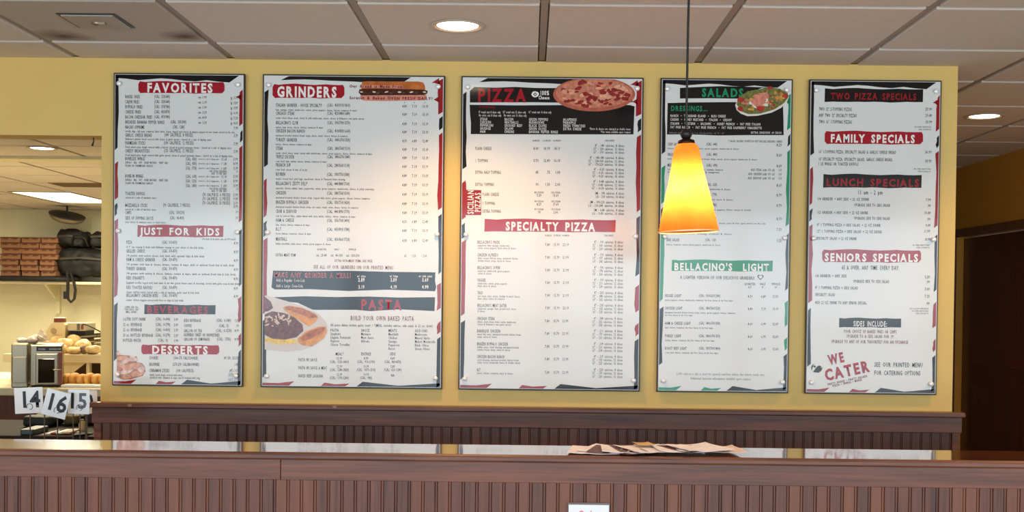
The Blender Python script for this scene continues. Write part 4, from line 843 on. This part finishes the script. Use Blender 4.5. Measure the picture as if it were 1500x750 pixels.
# speaker plate in the stained tile
q = [at_z(px, py, ZC) for px, py in ((83, 20), (165, 19), (198, 39.5), (117, 40))]
sxc, syc = sum(p[0] for p in q) / 4, sum(p[1] for p in q) / 4
sp = empty('ceiling_speaker', (sxc, syc, ZC)); setp(sp, 'small square plate with a dark edge set in the stained ceiling tile', 'ceiling fixture')
hw, hd = .098, .10
MB().box(-hw, hw, -hd, hd, -.003, .0).build('edge_gasket', m_black, sp); MB().box(-hw + .011, hw - .011, -hd + .011, hd - .011, -.007, -.002, .0015).build('face_plate', mat('plate_grey', (168, 160, 152), .5), sp)
MB().lathe([(.02, -.007), (.018, -.013), (.008, -.016), (0, -.017)], 16, (.0, .01, 0), cap=False).box(-.004, .03, -.004, .012, -.014, -.007).build('nozzle', m_steel, sp, smooth=False)

# ------------------------------------------------------------------ things on and on the front of the counter
p0, p1 = at(833, 744, FY - .004), at(892, 744, FY - .004)
zt_ = at(860, 739.5, FY - .006)[2]
ho = empty('sign_holder', ((p0[0] + p1[0]) / 2, FY, zt_ - .16)); setp(ho, 'small clear sign holder with a white notice on the counter front', 'sign')
hw = (p1[0] - p0[0]) / 2
MB().box(-hw - .003, hw + .003, -.006, -.0, -.0, .166, .001).build('clear_holder', mat('grey_acrylic', (120, 108, 108), .15), ho)
MB().box(-hw, hw, -.0068, -.006, .003, .16).build('notice_sheet', m_card, ho)
bb = Board(FY - .0072); bb.crop(0, 0, 1); bb.T(848, 752.5, 9, 'Order', 879, mat('notice_red', (222, 120, 130), .5), .03, 1); bb.P.build(ho, None, (ho.location.x, FY, zt_ - .16))

def sheet(wd, dp, curl, seed, th=.0007, nx=12, ny=6):
    v = []; rr = random.Random(seed); f = []
    for s_ in (0, 1):
        for j in range(ny + 1):
            for i in range(nx + 1):
                x, y = (i / nx - .5) * wd, (j / ny - .5) * dp
                z = .0008 + curl * (abs(2 * i / nx - 1) ** 2.5) * .6 + curl * .35 * (noise.noise(Vector((x * 30, y * 25, seed * 3.3))) + .6) + curl * .12 * (1 - j / ny) ** 3
                v.append((x, y, max(.0003, z) + th * s_))
    n = (nx + 1) * (ny + 1); W_ = nx + 1
    for j in range(ny):
        for i in range(nx):
            a = j * W_ + i; f.append((a + n, a + 1 + n, a + W_ + 1 + n, a + W_ + n)); f.append((a, a + W_, a + W_ + 1, a + 1))
    for i in range(nx): f.append((i, i + 1, i + 1 + n, i + n)); a = ny * W_ + i; f.append((a + 1, a, a + n, a + 1 + n))
    for j in range(ny): a = j * W_; f.append((a + W_, a, a + n, a + W_ + n)); a = j * W_ + nx; f.append((a, a + W_, a + W_ + n, a + n))
    return v, f
m_papd = mat('paper_printed', (96, 40, 44), .5, var=.4, vscale=50); m_papy = mat('paper_kraft', (214, 170, 100), .6, var=.1); m_papp = mat('paper_pink', (232, 206, 192), .6, var=.1, vscale=30)
rr = random.Random(3)
PG = 'creased paper leaflets strewn along the counter top'
spots = [(872, .0, m_paper), (893, .004, m_paper), (903, .004, m_papd), (918, .006, m_paper), (937, .007, m_papd), (950, .006, m_paper), (975, .005, m_paper), (995, .007, m_paper), (1015, .006, m_papd), (1022, .009, m_paper)]
z_stack = CZ
for i, (px, c, m_) in enumerate(spots):
    X = at(px, 660, -1.19)[0]
    v, f = sheet(.15, .17, .0035 + .003 * (i % 2), i)
    o = MB().add(v, f).build('paper_leaflet', m_, None, (X, -1.185 + rr.uniform(-.012, .012), CZ + .0012 * (i + 1) * .9), (0, math.radians(rr.uniform(-.6, .6)), rr.uniform(-.5, .5)))
    setp(o, ('dark red printed leaflet, %s from the left among the counter papers' if m_ is m_papd else 'creased off-white leaflet, %s from the left among the counter papers') % ('first', 'second', 'third', 'fourth', 'fifth', 'sixth', 'seventh', 'eighth', 'ninth', 'tenth')[i], 'leaflet', PG if m_ is not m_papd else 'dark printed leaflets on the counter')
X = at(943, 660, -1.16)[0]; v, f = sheet(.05, .07, .003, 31)
setp(MB().add(v, f).build('paper_scrap', m_papy, None, (X, -1.15, CZ + .0165), (0, 0, .2)), 'small mustard-coloured paper lying on top of the leaflets', 'paper')
X = at(1066, 664, -1.19)[0]; v, f = sheet(.085, .15, .006, 45)
setp(MB().add(v, f).build('paper_leaflet', m_papp, None, (X - .006, -1.18, CZ + .006), (0, math.radians(-1), .12)), 'pale pink leaflet with curled corners, last of the papers towards the right', 'leaflet')

# ------------------------------------------------------------------ table number cards
def number_card(txt, px, py, wpx, hpx, ang, Y, label, rods, tx=0, wide=None):
    c = at(px, py, Y); sc = (Y + 4.62) / F; w_, h_ = wpx * sc, hpx * sc; base = .865
    root = empty('table_number', (c[0], Y, base)); setp(root, label, 'table number', 'numbered cards on wire stands left of the ledge')
    cz = c[2] - base
    v = []; ca, sa = math.cos(ang), math.sin(ang)
    for dy in (0, .0015):
        for a, b_ in ((-1, -1), (1, -1), (1, 1), (-1, 1)): x, z = a * w_ / 2, b_ * h_ / 2; v.append((x * ca - z * sa, dy - .002, cz + x * sa + z * ca))
    card = MB().add(v, [(0, 1, 2, 3), (7, 6, 5, 4), (0, 4, 5, 1), (1, 5, 6, 2), (2, 6, 7, 3), (3, 7, 4, 0)]).build('card', m_card, root)
    P_ = Print(-.0025); pen = 0; gl = []
    for ch in txt: g = glyph(ch, .025); gl.append((g, pen)); pen += g[2]
    hh = h_ * .60; s_ = hh / CAPH; W_ = pen * s_ * .92
    for (gv, gt, ga), pn in gl:
        x = (gv[:, 0] + pn) * s_ * .92 - W_ / 2 + tx * w_; z = gv[:, 1] * s_ - hh / 2 + h_ * .04
        P_.put(('numeral', m_num if (len(gt) == 0 or txt != '15' or pn == 0) else m_num2), np.column_stack([x * ca - z * sa, cz + x * sa + z * ca]), gt, 1)
    P_.build(root, None, (0, 0, 0))
    zb = cz - h_ * .30
    MB().tube([(.004, .002, 0), (.004, .002, zb)], .0022, 8).build('rod', m_wire, root)
    ring = [(.004 + .011 * math.cos(t), -.004, zb + .006 + .011 * math.sin(t)) for t in [math.pi * (-.5 + 2 * i / 14) for i in range(13)]]
    MB().tube(ring, .0011, 6).build('wire_clip', m_wire, root)
    MB().lathe([(.032, 0), (.032, .004), (.028, .007), (.004, .010)], 24).build('base_disc', m_wire, root, smooth=True)
    return root
number_card('10', 124, 589, 38, 34, math.radians(2), .06, 'white table number card mostly hidden behind card 15', 1, 0)
number_card('14', 42.5, 586.5, 42, 38, math.radians(3), -.34, 'white card numbered 14 on a wire stand, leftmost', 1, .06)
number_card('15', 115.5, 588.5, 32, 36, math.radians(-1), -.37, 'white card numbered 15 with a greyed five, beside the ledge end', 1, -.04)
number_card('16', 82.5, 591.5, 36, 39, math.radians(-14), -.41, 'tilted white card numbered 16 between cards 14 and 15', 1, .04)
for i, px in enumerate((55.5, 98, 130.5)):
    c = at(px, 620, -.32); root = empty('number_stand', (c[0], -.26, .865)); setp(root, ('empty wire stand rod behind card 14', 'empty wire stand rod between cards 16 and 15', 'empty wire stand rod against the ledge end')[i], 'stand', 'spare wire stands behind the counter')
    if i == 2: root.location.x -= .03
    MB().tube([(0, 0, .008), (0, 0, .19)], .0022, 8).build('rod', m_wire, root); MB().lathe([(.026, 0), (.026, .004), (.004, .008)], 20).build('base_disc', m_wire, root)
# work counter the stands are on
wc = empty('work_counter', (-2.1, -.24, 0)); setp(wc, 'low work counter behind the service counter carrying the number stands', 'counter')
MB().box(-.55, .40, -.30, .40, .835, .865, .004).build('worktop', m_cream, wc); MB().box(-.53, .38, -.28, .38, .0, .835).build('cabinet_body', m_oak_rail, wc)

# ------------------------------------------------------------------ kitchen beyond the opening
# hook under the header
h = empty('ceiling_hook', at(137, 199, .06)); h.location.z = HZ; setp(h, 'short dark hook hanging under the top of the opening', 'hook')
MB().tube([(0, 0, 0), (.001, 0, -.012), (-.002, 0, -.022), (-.005, 0, -.033)], [.003, .0025, .003, .0045], 8).build('hook_wire', m_black, h)
struct('trim_1', MB().box(XL, 1.38, 3.3, 3.5, ZC - .02, ZC + .004), m_kwall)
p = [at_z(75, 275, ZC), at_z(150, 279, ZC)]
v_ = empty('ceiling_vent', (-3.75, 5.35, ZC)); setp(v_, 'tan slotted air grille in the kitchen ceiling before the bright panel', 'vent')
MB().box(-.30, .30, -.15, .15, -.004, .0).build('grille_frame', mat('vent_tan', (150, 120, 84), .6), v_)
for i in range(6): MB().box(-.27, .27, -.12 + i * .045, -.10 + i * .045, -.010, -.004).build('slat', mat('vent_slat', (120, 94, 64), .6), v_)
# shelf with boxes and bags
SY = 7.95; sz = at(100, 405, SY)[2]
sh = empty('wall_shelf', (at(90, 405, SY)[0], SY + .2, sz)); setp(sh, 'white kitchen wall shelf holding kraft boxes and black bags', 'shelf')
MB().box(-1.3, 1.2, -.2, .24, -.03, .0, .004).build('shelf_board', m_cream, sh)
for dx in (-.20, .75): MB().box(dx - .02, dx + .02, .2, .25, -.35, .0).build('standard', m_kwall, sh); MB().add([(dx - .012, -.15, -.03), (dx + .012, -.15, -.03), (dx + .012, .2, -.03), (dx - .012, .2, -.03), (dx - .012, .2, -.22), (dx + .012, .2, -.22)], [(0, 1, 2, 3), (0, 4, 5, 1), (1, 5, 2), (0, 3, 4), (3, 2, 5, 4)]).build('bracket', m_kwall, sh)
sc_ = (SY + 4.62) / F
for cI, (xa, xb) in enumerate(((-1, 28), (29, 56), (57, 81))):
    for r in range(7):
        hgt = 8.2 * sc_; z = sz + r * hgt; A_ = at(xa, 395, SY)[0]; B_ = at(xb, 395, SY)[0] - .02 * (r < 3)
        bx = empty('pizza_box', ((A_ + B_) / 2 + .012 * math.sin(r * 2 + cI), SY + .18, z)); w2 = (B_ - A_) / 2
        setp(bx, 'kraft box, %s from the bottom in the %s column of the shelf stack' % (('first', 'second', 'third', 'fourth', 'fifth', 'sixth', 'seventh')[r], ('left', 'middle', 'right')[cI]), 'box', 'kraft boxes stacked on the kitchen shelf')
        MB().box(-w2, w2, -.15, .16, 0, hgt * .93, .003).build('carton', m_boxc, bx)
        MB().box(-w2 * .98, w2 * .98, -.156, -.14, hgt * .80, hgt * .97).box(-w2 * .7, -w2 * .2, -.158, -.14, hgt * .60, hgt * .85).box(w2 * .2, w2 * .75, -.158, -.14, hgt * .60, hgt * .85).build('lid_tabs', m_boxd, bx)
def bag(px0, px1, py0, py1, Y, label, seed, dep=.34, z=None, n=4.5, parts=True):
    A_, B_ = at(px0, py1, Y), at(px1, py0, Y); z0 = z if z is not None else A_[2]
    r = empty('delivery_bag', ((A_[0] + B_[0]) / 2, Y + dep / 2, z0)); setp(r, label, 'bag', 'black insulated bags on the kitchen shelf')
    v, f = soft_box(B_[0] - A_[0], dep, B_[2] - z0, n, .035, 7, seed, 22); MB().add(v, f).build('bag_body', m_cloth, r, smooth=True)
    w_ = (B_[0] - A_[0]); hh = B_[2] - z0
    MB().ribbon([(-w_ * .42, -dep / 2 - .012, hh * .62), (0, -dep / 2 - .03, hh * .66), (w_ * .42, -dep / 2 - .012, hh * .60)], .022, .004, (0, 0, 1)).build('seam_band', mat('webbing', (58, 52, 44), .6), r)
    return r
bag(82, 158, 364, 405, 7.98, 'wide black delivery bag lying on the shelf beside the boxes', 2, .38, sz)
b2 = bag(82, 122, 337, 366, 8.0, 'rounded black bag on top of the wide bag, next to the boxes', 5, .3, sz + 43 * sc_)
b3 = bag(130, 168, 338, 372, 7.97, 'upright black bag at the right end of the shelf by the wall edge', 8, .34, sz + 43 * sc_, 5)
c0 = at(112, 352, 8.0); bl = b2.location
MB().tube([(c0[0] - .05 - bl.x, 8.0 - bl.y, c0[2] - .06 - bl.z), (c0[0] - .02 - bl.x, 7.97 - bl.y, c0[2] + .045 - bl.z), (c0[0] + .04 - bl.x, 7.97 - bl.y, c0[2] + .05 - bl.z), (c0[0] + .10 - bl.x, 7.97 - bl.y, c0[2] + .02 - bl.z), (c0[0] + .13 - bl.x, 8.0 - bl.y, c0[2] - .07 - bl.z)], .012, 8).build('handle', m_cloth, b2, smooth=True)
s0 = at(98, 404, 7.9)
st = empty('bag_strap', (s0[0], 7.9, s0[2])); setp(st, 'long black strap loop hanging below the kitchen shelf', 'strap')
def wp(px, py): q_ = at(px, py, 7.9); return (q_[0] - s0[0], 0, q_[2] - s0[2])
MB().ribbon([wp(99, 398), wp(99.5, 415), wp(99, 430), wp(100, 438), wp(104, 443), wp(109, 438), wp(110.5, 425), wp(108, 412), wp(104, 400)], .03, .02, (0, 1, 0)).build('webbing', m_black, st)
MB().ribbon([wp(99, 398), wp(99.5, 415), wp(99, 436)], .012, .032, (0, 1, 0)).build('webbing_fold', m_black, st); MB().box(-.035, .02, -.012, .012, wp(98, 438)[2], wp(98, 427)[2], .004).build('buckle', m_black, st)
v, f = soft_box(.9, .35, .06, 4, .008, 6, 3, 12); q_ = at(62, 401, 7.9)
setp(MB().add(v, f).build('folded_bag', m_cloth, None, (q_[0] - .12, 8.05, sz - .0)), 'flattened black bag under the stack of kraft boxes', 'bag').location.z = sz - .056
sh.location.z -= .056
# convex mirror
p = at(90, 319, 7.6)
mr_ = empty('corner_mirror', (p[0], 7.75, ZC)); setp(mr_, 'tilted dark dish fixed under the far kitchen ceiling', 'fixture')
dz = p[2] - ZC
v = []; n = 24
ob = MB().lathe([(.185, 0), (.17, -.03), (.13, -.055), (.07, -.07), (0, -.075)], 28, cap=False).build('dome', mat('dome_grey', (110, 98, 76), .3), mr_, (0, 0, dz + .03), (math.radians(12), math.radians(14), 0), smooth=True)
MB().lathe([(.186, .0), (.186, .012), (0, .014)], 28, cap=False).build('rim_plate', m_black, mr_, (0, 0, dz + .03), (math.radians(12), math.radians(14), 0)); MB().tube([(0, 0, dz + .03), (0, .0, 0)], .01).build('mount', m_black, mr_)
# wall conduit
p = at(131, 340, 8.38); setp(MB().box(-.008, .008, -.012, .012, -.1, .35).build('wall_conduit', m_cream, None, (p[0], 8.38, 2.0)), 'thin vertical conduit on the kitchen wall above the black bags', 'conduit')

# kitchen bench, raised shelf and what stands on it
KZ = .89; KY = 2.95
kb = empty('prep_bench', (-3.3, 3.5, 0)); setp(kb, 'cream topped kitchen bench behind the number cards', 'bench')
MB().box(-1.9, 1.2, -.6, .9, KZ - .05, KZ, .006).build('benchtop', m_cream, kb)
MB().box(-1.88, 1.18, -.56, .86, .1, KZ - .05).build('bench_body', m_door, kb)
for x in (-1.8, 0, 1.1):
    for y in (-.5, .8): MB().box(x - .03, x + .03, y - .03, y + .03, 0, .1).build('leg', m_steel, kb)
RY = 3.5; rz1 = at(120, 519.5, RY)[2]; rz0 = at(120, 532, RY)[2]
rs = empty('raised_shelf', (at(120, 520, RY)[0], RY + .35, KZ)); setp(rs, 'cream raised shelf standing on the kitchen bench beside the oven', 'shelf')
MB().box(-.55, .5, -.35, .4, rz0 - KZ, rz1 - KZ, .004).build('shelf_board', m_cream, rs)
xp = at(128, 545, RY)[0] - rs.location.x; MB().box(xp - .012, xp + .012, -.34, -.30, 0, rz0 - KZ).build('upright', m_cream, rs)
MB().add([(-.5, -.34, rz0 - KZ), (xp - .02, -.34, rz0 - KZ), (-.5, -.34, 0), (xp - .18, -.34, 0), (-.5, -.32, rz0 - KZ), (xp - .02, -.32, rz0 - KZ), (-.5, -.32, 0), (xp - .18, -.32, 0)], [(0, 2, 3, 1), (4, 5, 7, 6), (1, 3, 7, 5)]).build('gusset', m_cream, rs)
MB().box(-.55, .5, .36, .4, 0, rz0 - KZ).build('back_panel', m_door_trim, rs)
# oven
ox0, ox1 = at(48.5, 540, KY)[0], at(92, 540, KY)[0]; oz0, oz1 = KZ, at(70, 506, KY)[2]
ov = empty('countertop_oven', ((ox0 + ox1) / 2, KY + .2, KZ), (0, 0, math.radians(20))); ov.location.x -= .085; setp(ov, 'steel countertop oven with dark glass door and black control strip', 'oven')
w2 = (ox1 - ox0) / 2; hh = oz1 - KZ
MB().box(-w2, w2, -.18, .2, .012, hh, .005).build('oven_body', m_steel, ov)
m_redst = mat('reddish_steel', (128, 62, 42), .35, metal=.3)
MB().box(-w2 * .62, w2 * .98, -.186, -.178, hh * .86, hh * .975, .002).build('control_strip', m_black, ov)
MB().box(-w2 * .66, w2 * .72, -.20, -.18, .02, hh * .80, .004).build('door', m_steel, ov)
MB().box(-w2 * .50, w2 * .52, -.203, -.199, .03, hh * .68, .001).build('door_glass', mat('oven_glass', (30, 24, 16), .08), ov)
MB().box(w2 * .76, w2 * .99, -.19, -.178, .014, hh * .84, .002).build('side_panel', m_redst, ov)
for i in range(9): MB().lathe([(.0025, 0), (.0025, -.003)], 8, (-w2 * .84, -.18, .03 + i * (hh * .75) / 9), 'y').build('vent_hole', m_black, ov)
MB().tube([(w2 * .45, -.2, hh * .42), (w2 * .45, -.215, hh * .42), (w2 * .93, -.215, hh * .42), (w2 * .93, -.19, hh * .42)], .004).build('handle', m_steel, ov)
for a in (-1, 1): MB().lathe([(.012, 0), (.010, .014)], 12, (a * w2 * .8, -.12, 0)).build('foot', m_black, ov)
P_ = Print(-.1865); pen = 0; hh_ = .010; s_ = hh_ / CAPH
for ch in 'Amana   commercial':
    gv, gt, ga = glyph(ch, .03)
    if len(gv): P_.put(('brand_lettering', m_wht_txt), np.column_stack([(gv[:, 0] + pen) * s_ * .95 - w2 * .5, gv[:, 1] * s_ + hh * .895]), gt, 1)
    pen += ga
P_.build(ov, None, (0, 0, 0))
q0, q1 = at(20, 540, KY)[0], at(42, 540, KY)[0]
ap = empty('steel_warmer', ((q0 + q1) / 2, KY + .14, KZ), (0, 0, math.radians(20))); ap.location.x -= .06; setp(ap, 'plain steel appliance left of the oven, cut by the photo edge', 'appliance')
MB().box(-(q1 - q0) / 2, (q1 - q0) / 2, -.18, .2, .0, oz1 - KZ + .01, .006).build('body', m_steel, ap)
MB().box(-(q1 - q0) / 2 + .008, (q1 - q0) / 2 - .008, -.186, -.18, .03, .2, .003).build('door', m_steel, ap)
for i, (px, py, w_, hgt, sd) in enumerate(((50, 503, .11, .055, 1), (61, 503, .05, .10, 2), (36, 503, .10, .05, 4))):
    p = at(px, py, KY + .2); v, f = soft_box(w_, .12, hgt, 1.6, .018, 14, sd, 10)
    setp(MB().add(v, f).build('crumpled_bag', mat('white_plastic', (226, 216, 204), .4), None, (p[0], KY + .2, max(oz1 + .001, KZ))), ('crumpled white plastic bag on top of the oven', 'tall twisted white plastic bag beside the cream appliance', 'crumpled white bag on the steel warmer')[i], 'bag', 'white plastic bags above the oven')
# appliances on the raised shelf
AY = 3.8
def apx(px, py, Y=AY): return at(px, py, Y)
a0, a1 = apx(61, 480)[0], apx(94.5, 480)[0]; at_ = apx(80, 473)[2]
sl = empty('food_slicer', ((a0 + a1) / 2, AY + .1, rz1)); setp(sl, 'cream enamel kitchen appliance with a sloping left shoulder and round badge', 'appliance')
w_ = a1 - a0; hh = at_ - rz1
pf = [(-w_ / 2, 0), (w_ / 2, 0), (w_ / 2, hh * .93), (w_ * .42, hh), (-w_ * .02, hh), (-w_ * .12, hh * .97), (-w_ * .45, hh * .55), (-w_ / 2, hh * .45)]
v = [(x, -.09, z) for x, z in pf] + [(x, .12, z) for x, z in pf]; n = len(pf)
MB().add(v, [tuple(range(n)), tuple(range(2 * n - 1, n - 1, -1))] + [(i, i + n, (i + 1) % n + n, (i + 1) % n) for i in range(n)]).build('housing', mat('cream_enamel', (222, 206, 160), .35), sl)
MB().lathe([(.022, -.09), (.02, -.095), (0, -.096)], 20, (.0, 0, hh * .72), 'y', False).build('badge', mat('badge_tan', (176, 150, 110), .4), sl); MB().box(-w_ * .3, w_ * .05, -.097, -.09, hh * .34, hh * .40).build('slot_trim', m_card, sl); MB().lathe([(.005, -.09), (.004, -.10)], 12, (w_ * .27, 0, hh * .42), 'y').build('knob', m_black, sl)
c0 = apx(81.5, 473); tn = empty('tin_can', (c0[0], AY + .08, at_)); setp(tn, 'short round tin with a brown label on the cream appliance', 'tin')
MB().lathe([(.042, 0), (.042, .034), (.040, .036), (.03, .038), (0, .038)], 24).build('tin_body', mat('tin_pale', (196, 184, 150), .4), tn, smooth=False)
MB().lathe([(.0425, .004), (.0425, .032)], 24, cap=False).build('label_band', mat('brown_label', (120, 62, 36), .5), tn)
a0, a1 = apx(95.5, 480)[0], apx(122, 480)[0]; zt_ = apx(110, 473)[2]; zb_ = apx(110, 485)[2]
sc2 = empty('counter_scale', ((a0 + a1) / 2, AY + .14, rz1)); setp(sc2, 'pale long countertop machine with a brown switch, right of the cream appliance', 'appliance'); w_ = a1 - a0
MB().box(-w_ / 2, w_ / 2, -.1, .1, zb_ - rz1, zt_ - rz1, .005).build('head', mat('pale_metal', (206, 196, 164), .4), sc2)
MB().box(-w_ / 2 + .01, w_ / 2 - .01, -.07, .1, 0, zb_ - rz1).build('base', m_black, sc2)
MB().box(w_ * .27, w_ * .40, -.106, -.1, (zb_ + zt_) / 2 - rz1 - .018, (zb_ + zt_) / 2 - rz1 + .018).build('switch', mat('switch_brown', (136, 70, 36), .4), sc2)
for i in range(4): MB().box(w_ * (.04 + i * .045), w_ * (.06 + i * .045), -.104, -.1, zb_ - rz1 + .006, zt_ - rz1 - .006).build('grille_bar', m_wire, sc2)
c_ = [apx(121, 475), apx(128, 476.5), apx(138, 481), apx(147, 486), apx(160, 492)]
setp(MB().tube(c_, .0045, 6).build('power_cord', m_black), 'black cable sloping down from the pale machine to the right', 'cord')
# trays and wrapped stuff
for i, (px0, px1, py, Y, hgt, lab) in enumerate(((122, 150, 495, 3.95, .030, 'upper dark edged pan stacked at the right of the raised shelf'), (126, 150, 502, 3.9, .022, 'lower dark edged pan stacked at the right of the raised shelf'))):
    a_, b_ = at(px0, py, Y), at(px1, py, Y); pn = empty('steel_pan', ((a_[0] + b_[0]) / 2, Y, a_[2]), (0, -.1, 0)); setp(pn, lab, 'pan', 'pans at the right end of the raised shelf'); w2 = (b_[0] - a_[0]) / 2
    MB().box(-w2, w2, -.10, .10, 0, hgt, .008).build('pan_body', m_steel, pn); MB().box(-w2 - .006, w2 + .006, -.106, .106, hgt - .006, hgt + .002, .002).build('pan_rim', m_black, pn)
v, f = soft_box(.17, .26, at(130, 503, 3.9)[2] - rz1, 6, .0, 1, 1, 4); setp(MB().add(v, f).build('storage_tub', m_cream, None, (at(146, 500, 3.93)[0] + .03, 3.98, rz1)), 'cream tub under the pans at the right of the raised shelf', 'tub')
m_wrap = mat('cream_wrap', (232, 206, 150), .5, var=.15, vscale=25)
wr = [(86, .12, .075, 0), (113, .115, .055, 0), (139, .115, .06, 0), (98, .12, .11, 1), (124, .12, .095, 1), (88, .12, .13, 2), (112, .11, .125, 2)]
for i, (px, w_, hgt, rw) in enumerate(wr):
    p = at(px, 512, RY + .1 + rw * .13); v, f = soft_box(w_, .12, hgt, 2.0, .012, 14, i + 3, 12)
    o = MB().add(v, f).build('wrapped_bread', m_wrap, None, (p[0], RY + .075 + .125 * rw, rz1))
    setp(o, 'crumpled cream wrapped loaf, %s from the oven in the heap on the raised shelf' % ('first', 'second', 'third', 'fourth', 'fifth', 'sixth', 'seventh', 'eighth', 'ninth', 'tenth')[[0, 4, 6, 2, 5, 1, 3][i]], 'bread', 'wrapped loaves heaped on the raised shelf')
p = at(128, 505, RY + .1); v, f = soft_box(.055, .05, .07, 2, .01, 15, 77, 10); setp(MB().add(v, f).build('grey_cup', mat('grey_wrap', (150, 132, 104), .4, var=.3, vscale=30), None, (p[0] - .012, RY + .06, rz1)), 'small grey crushed tub among the wrapped loaves', 'tub')
m_roll = mat('golden_bread', (236, 178, 92), .6, var=.2, vscale=18, bump=.4, bscale=60)
for i, px in enumerate((98, 109, 120, 131, 142, 153)):
    p = at(px, 562, 3.22); v, f = soft_box(.052, .13, .075 + .006 * (i % 2), 2.6, .004, 12, i + 50, 12)
    setp(MB().add(v, f).build('bread_roll', m_roll, None, (p[0], 3.22, KZ)), 'golden bread roll, %s from the oven in the row on the bench' % ('first', 'second', 'third', 'fourth', 'fifth', 'sixth', 'seventh', 'eighth', 'ninth', 'tenth')[i], 'bread', 'golden bread rolls on the bench')
a_, b_ = at(93, 568, 3.02)[0], at(160, 568, 3.02)[0]
setp(MB().box(-(b_ - a_) / 2, (b_ - a_) / 2, -.05, .05, 0, .018, .005).build('white_tray', m_card, None, ((a_ + b_) / 2, 3.02, KZ)), 'low white tray in front of the golden rolls', 'tray')

# behind and under the number cards
def simple(name, px0, px1, py0, py1, Y, dep, m_, label, cat, bev=.006, group=None):
    a_, b_ = at(px0, py1, Y), at(px1, py0, Y); o = MB().box(-(b_[0] - a_[0]) / 2, (b_[0] - a_[0]) / 2, 0, dep, 0, b_[2] - a_[2], bev).build(name, m_, None, ((a_[0] + b_[0]) / 2, Y, a_[2])); return setp(o, label, cat, group)
cb = empty('back_cabinet', (at(90, 640, 1.3)[0], 1.7, 0)); setp(cb, 'low dark wooden cabinet in the pass behind the number stands', 'cabinet')
cz_ = at(90, 641, 1.2)[2]
MB().box(-.75, .6, -.45, .3, cz_ - .03, cz_, .004).build('cabinet_top', m_dark, cb); MB().box(-.73, .58, -.43, .28, 0, cz_ - .03).build('cabinet_body', m_door, cb)
def onc(name, px0, px1, py0, Y, dep, m_, label, cat, n=5, amp=.0, seed=1):
    a_, b_ = at(px0, py0, Y), at(px1, py0, Y); v, f = soft_box(b_[0] - a_[0], dep, a_[2] - cz_, n, amp, 10, seed, 12)
    return setp(MB().add(v, f).build(name, m_, None, ((a_[0] + b_[0]) / 2, Y + dep / 2, cz_), smooth=True), label, cat)
m_teal = mat('teal_plastic', (62, 84, 84), .4); m_navy = mat('dark_teal_cloth', (22, 34, 34), .6, var=.3, vscale=10)
onc('dark_pack', 30, 76, 610, 1.62, .25, m_navy, 'dark teal pack standing at the left behind the number stands', 'bag', 5, .01, 4)
onc('teal_box', 28, 49, 629, 1.28, .2, m_teal, 'teal plastic box at the left below card 14', 'box', 9)
tr_ = empty('paper_tray', (at(80, 636, 1.3)[0], 1.36, cz_)); setp(tr_, 'flat olive tray holding red and white papers behind the stands', 'tray')
tw = (at(103, 640, 1.3)[0] - at(56, 640, 1.3)[0]) / 2; th_ = at(80, 637, 1.3)[2] - cz_
MB().box(-tw, tw, -.06, .12, 0, th_, .004).build('tray_body', mat('olive', (112, 96, 52), .5), tr_)
for i, (a_, b_, m_) in enumerate(((-.6, -.25, m_card), (-.3, .05, m_red), (.0, .45, m_card), (.4, .95, m_papp))): MB().box(tw * a_, tw * b_, -.055, .1, th_ + .001 + .002 * i, th_ + .006 + .003 * i).build('paper_sheet', m_, tr_)
onc('dark_cushion', 99, 124, 636, 1.25, .16, m_cloth, 'rounded dark bundle right of the paper tray', 'bundle', 2.5, .008, 6)
onc('olive_sack', 88, 114, 608, 1.7, .2, mat('olive_cloth', (88, 76, 40), .7, var=.3, vscale=8), 'olive brown sack standing between cards 16 and 15', 'sack', 3, .012, 9)
bt = empty('beige_bottle', (at(117.5, 630, 1.42)[0], 1.45, cz_)); setp(bt, 'tall beige bottle standing below card 15', 'bottle')
bh = at(117, 615, 1.42)[2] - cz_; MB().lathe([(.016, 0), (.019, .01), (.019, bh * .6), (.014, bh * .8), (.008, bh * .88), (.008, bh * .93)], 20).build('bottle_body', mat('beige', (196, 172, 124), .35), bt, smooth=True); MB().lathe([(.009, bh * .93), (.009, bh)], 16).build('bottle_cap', m_black, bt)
onc('maroon_bin', 121, 146, 600, 1.75, .3, mat('maroon', (48, 18, 16), .6), 'dark maroon bin against the wall end behind card 15', 'bin', 8)
